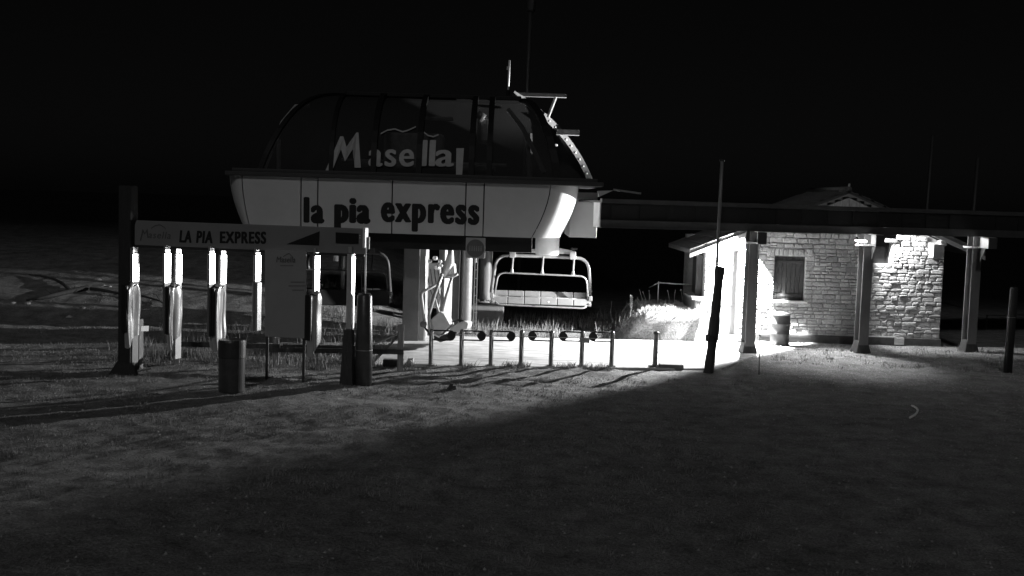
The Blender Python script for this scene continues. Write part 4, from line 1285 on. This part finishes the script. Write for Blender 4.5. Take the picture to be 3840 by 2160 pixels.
for (fx, fyb, h, r_, lab, nm, m) in ((3778, 1398, 2.3, 0.115, 'thick wooden post at the far right edge beyond the canopy', 'wooden_post', M_WOODB),):
    b = on_ground(fx, fyb)
    t = thing(nm, lab, 'post', b)
    obj('timber', MB().tube([b + Vector((0, 0, -.1)), b + Vector((0.03, 0, h - .03)), b + Vector((0.03, 0, h))], [r_, r_ * .9, r_ * .75], 14), m, t, smooth=True)
    obj('wire_loop', MB().tube([b + Vector((r_ * 1.03 * math.cos(a), r_ * 1.03 * math.sin(a), 1.5)) for a in [2 * math.pi * k / 12 for k in range(13)]], 0.006, 5), M_GALV, t)
b = on_ground(2846, 1405)
ms = thing('marker_stake', 'thin dark marker rod standing in the lit gravel by the first canopy post', 'stake', b)
obj('rod', MB().tube([b, b + Vector((-0.02, 0, 0.98))], 0.012, 6), M_DARK, ms)
obj('tip', MB().lathe([(0.0, 0.0), (0.03, 0.02), (0.03, 0.04), (0, 0.05)], b + Vector((-0.02, 0, 0.96)), 8), M_DARK, ms)
obj('ring', MB().lathe([(0.012, 0.0), (0.025, 0.01), (0.012, 0.03)], b + Vector((-0.01, 0, 0.42)), 8), M_DARK, ms)

# far right wire fence
wfp = at(3702, 1180, 41.0)
wf = thing('wire_fence', 'thin wire fence in the dark behind the last canopy post', 'fence', (wfp.x, 41.0, 0))
for k in range(3):
    obj('fence_stake', MB().tube([Vector((wfp.x + k * 2.4, 41 + k, -0.1)), Vector((wfp.x + k * 2.4, 41 + k, wfp.z))], 0.03, 6), M_PILLAR, wf)
obj('wire', MB().tube([Vector((wfp.x, 41, wfp.z - .03)), Vector((wfp.x + 4.8, 43, wfp.z - .03))], 0.012, 5), M_GALV, wf)

# handrail on the mound
hr = Vector((at(2470, 1063, 37.4).x, 37.4, 0))
hrail = thing('handrail', 'thin pale handrail on the grassy mound ending at the hut side', 'handrail', hr)
tp = at(2470, 1060, 37.4)
obj('rail_post', MB().tube([Vector((tp.x, 37.4, 0.6)), tp], 0.022, 8), M_PAINT, hrail, smooth=True)
obj('rail_bar', MB().tube([tp, at(2600, 1069, 37.2)], 0.024, 8), M_PAINT, hrail, smooth=True)
obj('rail_bar', MB().tube([tp, at(2435, 1078, 39.6)], 0.024, 8), M_PAINT, hrail, smooth=True)
obj('rail_knob', MB().lathe([(0, -.05), (.045, 0), (0, .05)], tp, 10), M_PAINT, hrail, smooth=True)

# hose bit, block, scraps
hb0 = on_ground(3425, 1545)
pts = [on_ground(x, y, h) for x, y, h in ((3419, 1521, 0.03), (3428, 1524, 0.06), (3437, 1530, 0.08), (3442, 1537, 0.08), (3439, 1547, 0.05), (3430, 1556, 0.03), (3412, 1566, 0.03))]
tag(obj('hose_piece', MB().tube(pts, 0.022, 8), M_WHITE, origin=hb0, smooth=True), 'pale curved bit of hose lying on the dark ground in front of the hut', 'hose')
k0 = on_ground(2518, 1386)
tag(obj('concrete_block', MB().box((k0.x, k0.y + 0.12, 0.06), (0.62, 0.3, 0.14)), M_PILLAR, origin=(k0.x, k0.y, 0), bevel=0.015), 'low concrete block on the pad edge between bollard and leaning pole', 'block')
k0 = on_ground(1538, 1374)
scrap = thing('scrap_bracket', 'crumpled pale scrap with a short rod lying beside the end fence post', 'scrap', k0)
obj('sheet_scrap', MB().tube([k0 + Vector((-.08, 0, .03)), k0 + Vector((0, 0, .16)), k0 + Vector((.05, .02, .2)), k0 + Vector((.03, 0, .05))], [.05, .07, .04, .03], 7), M_WHITE, scrap)
obj('short_rod', MB().tube([k0 + Vector((0, 0, .05)), k0 + Vector((.42, .03, .05))], 0.015, 6), M_GALV, scrap)
k1 = on_ground(1475, 1378)
tag(obj('timber_block', MB().box((k1.x, k1.y, 0.1), (0.5, 0.2, 0.2)), M_WOODD, origin=(k1.x, k1.y, 0), bevel=0.01), 'dark timber block lying against the end fence post', 'block')
k2 = on_ground(512, 1400)
ft = thing('foot_bracket', 'small pale metal bracket on the ground at the left gate post foot', 'bracket', k2)
obj('bracket_bar', MB().tube([k2 + Vector((-.1, 0, .02)), k2 + Vector((.28, .15, .1))], 0.025, 6), M_GALV, ft)
obj('bracket_pin', MB().tube([k2 + Vector((.2, .12, .02)), k2 + Vector((.18, .12, .2))], 0.018, 6), M_GALV, ft)
# dark clod in the foreground
def lump(name, c, r_, seed, m, label, cat, group=None, squash=0.6):
    rr = random.Random(seed)
    vs, fs = [], []
    n, mrows = 9, 5
    for i in range(mrows):
        t = i / (mrows - 1)
        rad = r_ * math.cos(t * math.pi / 2 * 0.96)
        for k in range(n):
            q = 2 * math.pi * k / n
            e = rad * rr.uniform(.75, 1.15)
            vs.append(Vector(c) + Vector((e * math.cos(q), e * math.sin(q), r_ * squash * math.sin(t * math.pi / 2) * rr.uniform(.85, 1.1) - 0.02)))
    for i in range(mrows - 1):
        for k in range(n):
            a_, b_ = i * n + k, i * n + (k + 1) % n
            fs.append((a_, b_, b_ + n, a_ + n))
    fs.append(tuple(range((mrows - 1) * n, mrows * n)))
    return tag(obj(name, MB().add(vs, fs), m, origin=c), label, cat, group)
c = on_ground(1697, 1462)
lump('earth_clod', c, 0.12, 3, mat('dark_soil', 0.06, 0.95, var=0.4, bump=0.6), 'dark pointed clod of earth on the turf in front of the barrier', 'clod', squash=1.3)

# stones and fallen branches on the hillside at left
stone_px = [(365, 1050), (300, 1084), (200, 1107), (105, 1140), (50, 1138), (315, 1158), (260, 1190), (390, 1072), (412, 1076), (118, 1131)]
slab_ = ['biggest pale stone high on the left hillside near the gate post', 'pale stone beside the middle of the dark branch', 'pale stone at the upper side of the dark branch',
         'flat pale stone at the lower end of the dark branch', 'pale stone far left on the hillside', 'pale stone alone between branch and shadow strip',
         'lowest pale stone on the left hillside', 'small pale stone left of the close pair by the gate post', 'small pale stone right of the close pair by the gate post', 'tiny stone just above the flat one on the left hillside']
def hill_hit(fx, fy):
    d = FWD + CR * ((fx - 1920) / FPX) - CU * ((fy - 1080) / FPX)
    s = 20.0
    while s < 200:
        p = EYE + d * s
        if p.z < gz(p.x, p.y): return p
        s += 0.15
    return EYE + d * 60
for i, (px, lb) in enumerate(zip(stone_px, slab_)):
    p = hill_hit(*px)
    lump('field_stone', (p.x, p.y, p.z + 0.02), [0.14, .11, .11, .12, .1, .1, .11, .08, .08, .07][i], 20 + i, M_ROCK, lb, 'stone', 'stones on the left hillside')
def branch(pxs, r0, label, seed):
    pp = [hill_hit(*p) + Vector((0, 0, 0.1)) for p in pxs]
    t = thing('fallen_branch', label, 'branch', pp[0], 'fallen branches on the left hillside')
    rad = [r0 * (1 - 0.7 * i / (len(pp) - 1)) for i in range(len(pp))]
    obj('stem', MB().tube(pp, rad, 7), M_WOODD, t, smooth=True)
    rr = random.Random(seed)
    for k in range(3):
        i = rr.randrange(1, len(pp))
        obj('twig', MB().tube([pp[i], pp[i] + Vector((rr.uniform(-.4, .4), rr.uniform(.1, .5), rr.uniform(.05, .2)))], 0.012, 5), M_WOODD, t)
branch([(330, 1092), (270, 1102), (200, 1118), (150, 1130), (98, 1136)], 0.11, 'thick dark branch lying across the left hillside', 1)
branch([(262, 1098), (235, 1074), (205, 1058), (160, 1047), (108, 1040)], 0.07, 'thinner dark branch forking up left from the thick one', 2)
branch([(340, 1094), (390, 1100), (440, 1110), (540, 1122), (600, 1140), (628, 1160)], 0.06, 'long dark branch running behind the gate from the thick one', 3)

# faint masts behind the station and the hut
def far_mast(fx, f0, f1, Y, r_, label, head=None):
    a = at(fx, f0, Y); b = at(fx, f1, Y)
    t = thing('mast', label, 'mast', (a.x, Y, gz(a.x, Y)))
    obj('shaft', MB().tube([Vector((a.x, Y, gz(a.x, Y) - 0.2)), Vector((b.x, Y, a.z))], [r_, r_ * .8], 10), M_DARKG, t, smooth=True)
    if head: obj('head', MB().tube([Vector((b.x, Y, a.z - 0.9)), Vector((b.x, Y, a.z))], head, 10), M_DARKG, t, smooth=True)
M_DARKG = mat('dim_steel', 0.025, 0.6, var=0.2)
far_mast(1980, -40, 360, 48.0, 0.11, 'tall dim mast rising behind the station dome', 0.19)
far_mast(3486, 508, 700, 52.0, 0.09, 'dim thin mast in the dark above the hut roof side')
far_mast(3655, 590, 790, 50.0, 0.1, 'shorter dim mast at the right above the canopy')

# ------------------------------------------------------------------ grass and weeds
def grass(name, centers, hmin, hmax, wid, lean=0.35, material=None):
    """centers: n x 2 array"""
    n = len(centers)
    x, y = centers[:, 0], centers[:, 1]
    z = ground_h(x, y) - 0.01
    h = rng.uniform(hmin, hmax, n) * rng.uniform(0.6, 1.0, n)
    a = rng.uniform(0, 2 * np.pi, n); la = rng.uniform(0, 2 * np.pi, n); l = rng.uniform(0, lean, n) * h
    w = wid * rng.uniform(0.6, 1.3, n)
    dx, dy = np.cos(a) * w / 2, np.sin(a) * w / 2
    lx, ly = np.cos(la) * l, np.sin(la) * l
    V = np.empty((n, 5, 3))
    V[:, 0] = np.stack([x - dx, y - dy, z], -1); V[:, 1] = np.stack([x + dx, y + dy, z], -1)
    V[:, 2] = np.stack([x + dx * .7 + lx * .35, y + dy * .7 + ly * .35, z + h * .55], -1)
    V[:, 3] = np.stack([x - dx * .7 + lx * .35, y - dy * .7 + ly * .35, z + h * .55], -1)
    V[:, 4] = np.stack([x + lx, y + ly, z + h], -1)
    base = (np.arange(n) * 5)[:, None]
    quads = base + np.array([[0, 1, 2, 3]]); tris = base + np.array([[3, 2, 4]])
    me = bpy.data.meshes.new(name)
    me.vertices.add(n * 5); me.vertices.foreach_set('co', V.astype(np.float32).ravel())
    li = np.concatenate([quads.ravel(), tris.ravel()]).astype(np.int32)
    ls = np.concatenate([np.arange(n) * 4, n * 4 + np.arange(n) * 3]).astype(np.int32)
    me.loops.add(len(li)); me.loops.foreach_set('vertex_index', li)
    me.polygons.add(2 * n); me.polygons.foreach_set('loop_start', ls)
    me.update(calc_edges=True)
    me.materials.append(material or M_GRASS)
    o = bpy.data.objects.new(name, me); COL.objects.link(o); stuff(o)
    return o
def scatter(n, x0, x1, y0, y1, clump=None, spread=0.1, keep=None):
    if clump:
        k = max(1, n // clump)
        cx, cy = rng.uniform(x0, x1, k), rng.uniform(y0, y1, k)
        idx = rng.integers(0, k, n)
        P = np.stack([cx[idx] + rng.normal(0, spread, n), cy[idx] + rng.normal(0, spread, n)], -1)
    else:
        P = np.stack([rng.uniform(x0, x1, n), rng.uniform(y0, y1, n)], -1)
    ok = ~in_pad(P[:, 0], P[:, 1]) & ~((P[:, 0] > 5.7) & (P[:, 1] > HY - 0.1))
    if keep is not None: ok &= keep(P)
    return P[ok]
patchy = lambda P: vnoise(P[:, 0], P[:, 1], 1.6, 31) > -0.05
grass('turf_grass', np.concatenate([scatter(40000, -14, 3.5, 15, 28.2, 9, 0.07, keep=patchy), scatter(24000, -15, -2.2, 26, 38, 9, 0.08, keep=patchy)]), 0.03, 0.085, 0.014, 0.9)
grass('long_grass', np.concatenate([scatter(3200, -10.5, -2.6, 26.6, 33.5, 24, 0.16), scatter(900, -9.0, -3, 27.0, 28.6, 18, 0.12)]), 0.12, 0.42, 0.012, 0.6)
grass('meadow_grass', np.concatenate([scatter(3000, -3.2, 4.0, 33.9, 41, 26, 0.16), scatter(2000, -8, -2.6, 33.0, 40, 26, 0.2)]), 0.12, 0.55, 0.012, 0.5)
grass('mound_grass', np.concatenate([scatter(6500, 3.0, 5.9, 34.4, 39.5), scatter(1500, 2.3, 5.8, 34.1, 35.6, 26, 0.14)]), 0.05, 0.2, 0.011, 0.8)
near = scatter(70000, -8.5, 9.0, 11.3, 25, 11, 0.05, keep=lambda P: vnoise(P[:, 0], P[:, 1], 1.3, 51) + 0.5 * vnoise(P[:, 0], P[:, 1], 0.4, 52) > 0.05)
grass('near_turf', near, 0.02, 0.06, 0.009, 1.0)
grass('field_tufts', scatter(9000, -9, 9.5, 12, 27, 30, 0.07), 0.04, 0.12, 0.01, 0.9)
def gravel(name, n, x0, x1, y0, y1, rmin, rmax, keep=None):
    P = scatter(n, x0, x1, y0, y1, keep=keep); n = len(P)
    r = rmin * (rmax / rmin) ** (rng.random(n) ** 2.2)
    z = ground_h(P[:, 0], P[:, 1]) + r * 0.1
    base = np.array([[1, 0, 0], [.3, .9, 0], [-.8, .6, 0], [-.7, -.7, 0], [.4, -.95, 0], [0.05, .1, .8]])
    V = np.empty((n, 6, 3)); a = rng.uniform(0, 6.28, n)
    for k in range(6):
        jx = base[k, 0] * rng.uniform(.7, 1.2, n); jy = base[k, 1] * rng.uniform(.7, 1.2, n)
        V[:, k, 0] = P[:, 0] + r * (jx * np.cos(a) - jy * np.sin(a)); V[:, k, 1] = P[:, 1] + r * (jx * np.sin(a) + jy * np.cos(a))
        V[:, k, 2] = z + r * (base[k, 2] * rng.uniform(.6, 1.1, n) - (0.3 if k < 5 else 0))
    tri = np.array([[0, 1, 5], [1, 2, 5], [2, 3, 5], [3, 4, 5], [4, 0, 5]])
    idx = ((np.arange(n) * 6)[:, None, None] + tri[None]).reshape(-1, 3)
    me = bpy.data.meshes.new(name)
    me.vertices.add(n * 6); me.vertices.foreach_set('co', V.astype(np.float32).ravel())
    me.loops.add(idx.size); me.loops.foreach_set('vertex_index', idx.astype(np.int32).ravel())
    me.polygons.add(len(idx)); me.polygons.foreach_set('loop_start', np.arange(0, idx.size, 3, dtype=np.int32))
    me.update(calc_edges=True); me.materials.append(M_ROCK)
    o = bpy.data.objects.new(name, me); COL.objects.link(o); stuff(o); return o
gravel('gravel', 9000, -12, 12, 11.3, 29, 0.006, 0.035)
gravel('track_gravel', 5000, 6.2, 15, 26.5, 35, 0.01, 0.045)
edge = []
for i in range(5200):
    t = rng.random(); p = PAD[0].lerp(PAD[1], t)
    c_ = vnoise(np.array([p.x * 1.0]), np.array([0.0]), 0.35, 77)[0]
    if c_ > 0.08 and rng.random() < 0.7: edge.append((p.x + rng.normal(0, 0.06), p.y - abs(rng.normal(0, 0.16)) - 0.01))
grass('edge_weeds', np.array(edge), 0.04, 0.24, 0.014, 0.9)
grass('hut_weeds', np.concatenate([scatter(1500, 7.4, 14.5, 29.6, 34.2, 16, 0.1), scatter(1500, 12, 18, 32.5, 36, 20, 0.18)]), 0.04, 0.16, 0.014, 0.8)
# tall dry stalks on the mound and beside the pad
stalks = [(2410, 1095, 2428, 1152), (2398, 1085, 2424, 1152), (2434, 1090, 2430, 1152), (2440, 1104, 2434, 1152), (2504, 1090, 2510, 1155), (2532, 1086, 2533, 1155), (2553, 1086, 2558, 1156), (2392, 1112, 2402, 1156), (2478, 1124, 2482, 1155), (2294, 1128, 2294, 1200)]
stalk_labels = ['long left-leaning dry stalk in the tallest bunch on the mound', 'outermost left-leaning dry stalk of the tallest bunch on the mound',
    'upright dry stalk at the right of the tallest bunch on the mound', 'short upright dry stalk closing the tallest bunch on the mound',
    'bent dry stalk between the handrail post and the hut', 'straight dry stalk in the middle between handrail post and hut', 'dry stalk on the mound nearest the hut',
    'short dry stalk just left of the tallest bunch on the mound', 'short dry stalk right beside the handrail post', 'lone tall stalk in the grass left of the lit mound']
for i, (tx, ty, bx, by) in enumerate(stalks):
    Y = 36.6 if by < 1180 else 37.2
    a = at(bx, by + 6, Y); b = at(tx, ty, Y)
    t = thing('dry_stalk', stalk_labels[i], 'grass stalk', a, 'tall dry stalks on the mound')
    mid_ = (a + b) / 2 + Vector((0.03 * (-1) ** i, 0, 0.03))
    obj('stem', MB().tube([a, mid_, b], [0.012, 0.009, 0.006], 5), M_GRASS, t)
    if i % 2 == 0: obj('seed_head', MB().tube([b - (b - mid_) * 0.12, b, b + (b - mid_) * 0.1], [0.008, 0.018, 0.004], 6), M_GRASS, t)
m0_ = at(2368, 1185, 36.0); m1_ = at(2368, 1108, 36.0)
mul = thing('mullein_plant', 'tall thick flowering stalk at the left end of the grassy mound', 'plant', m0_)
obj('stem', MB().tube([m0_, m1_], [0.02, 0.015], 6), M_GRASS, mul)
fm = MB()
for k in range(26):
    t = k / 26; c = m0_.lerp(m1_, 0.35 + 0.65 * t); an = k * 2.4
    fm.tube([c, c + Vector((0.05 * math.cos(an), 0.05 * math.sin(an), 0.03))], [0.014, 0.018], 5)
obj('flower_spike', fm, mat('pale_petal', 0.5, 0.8), mul)
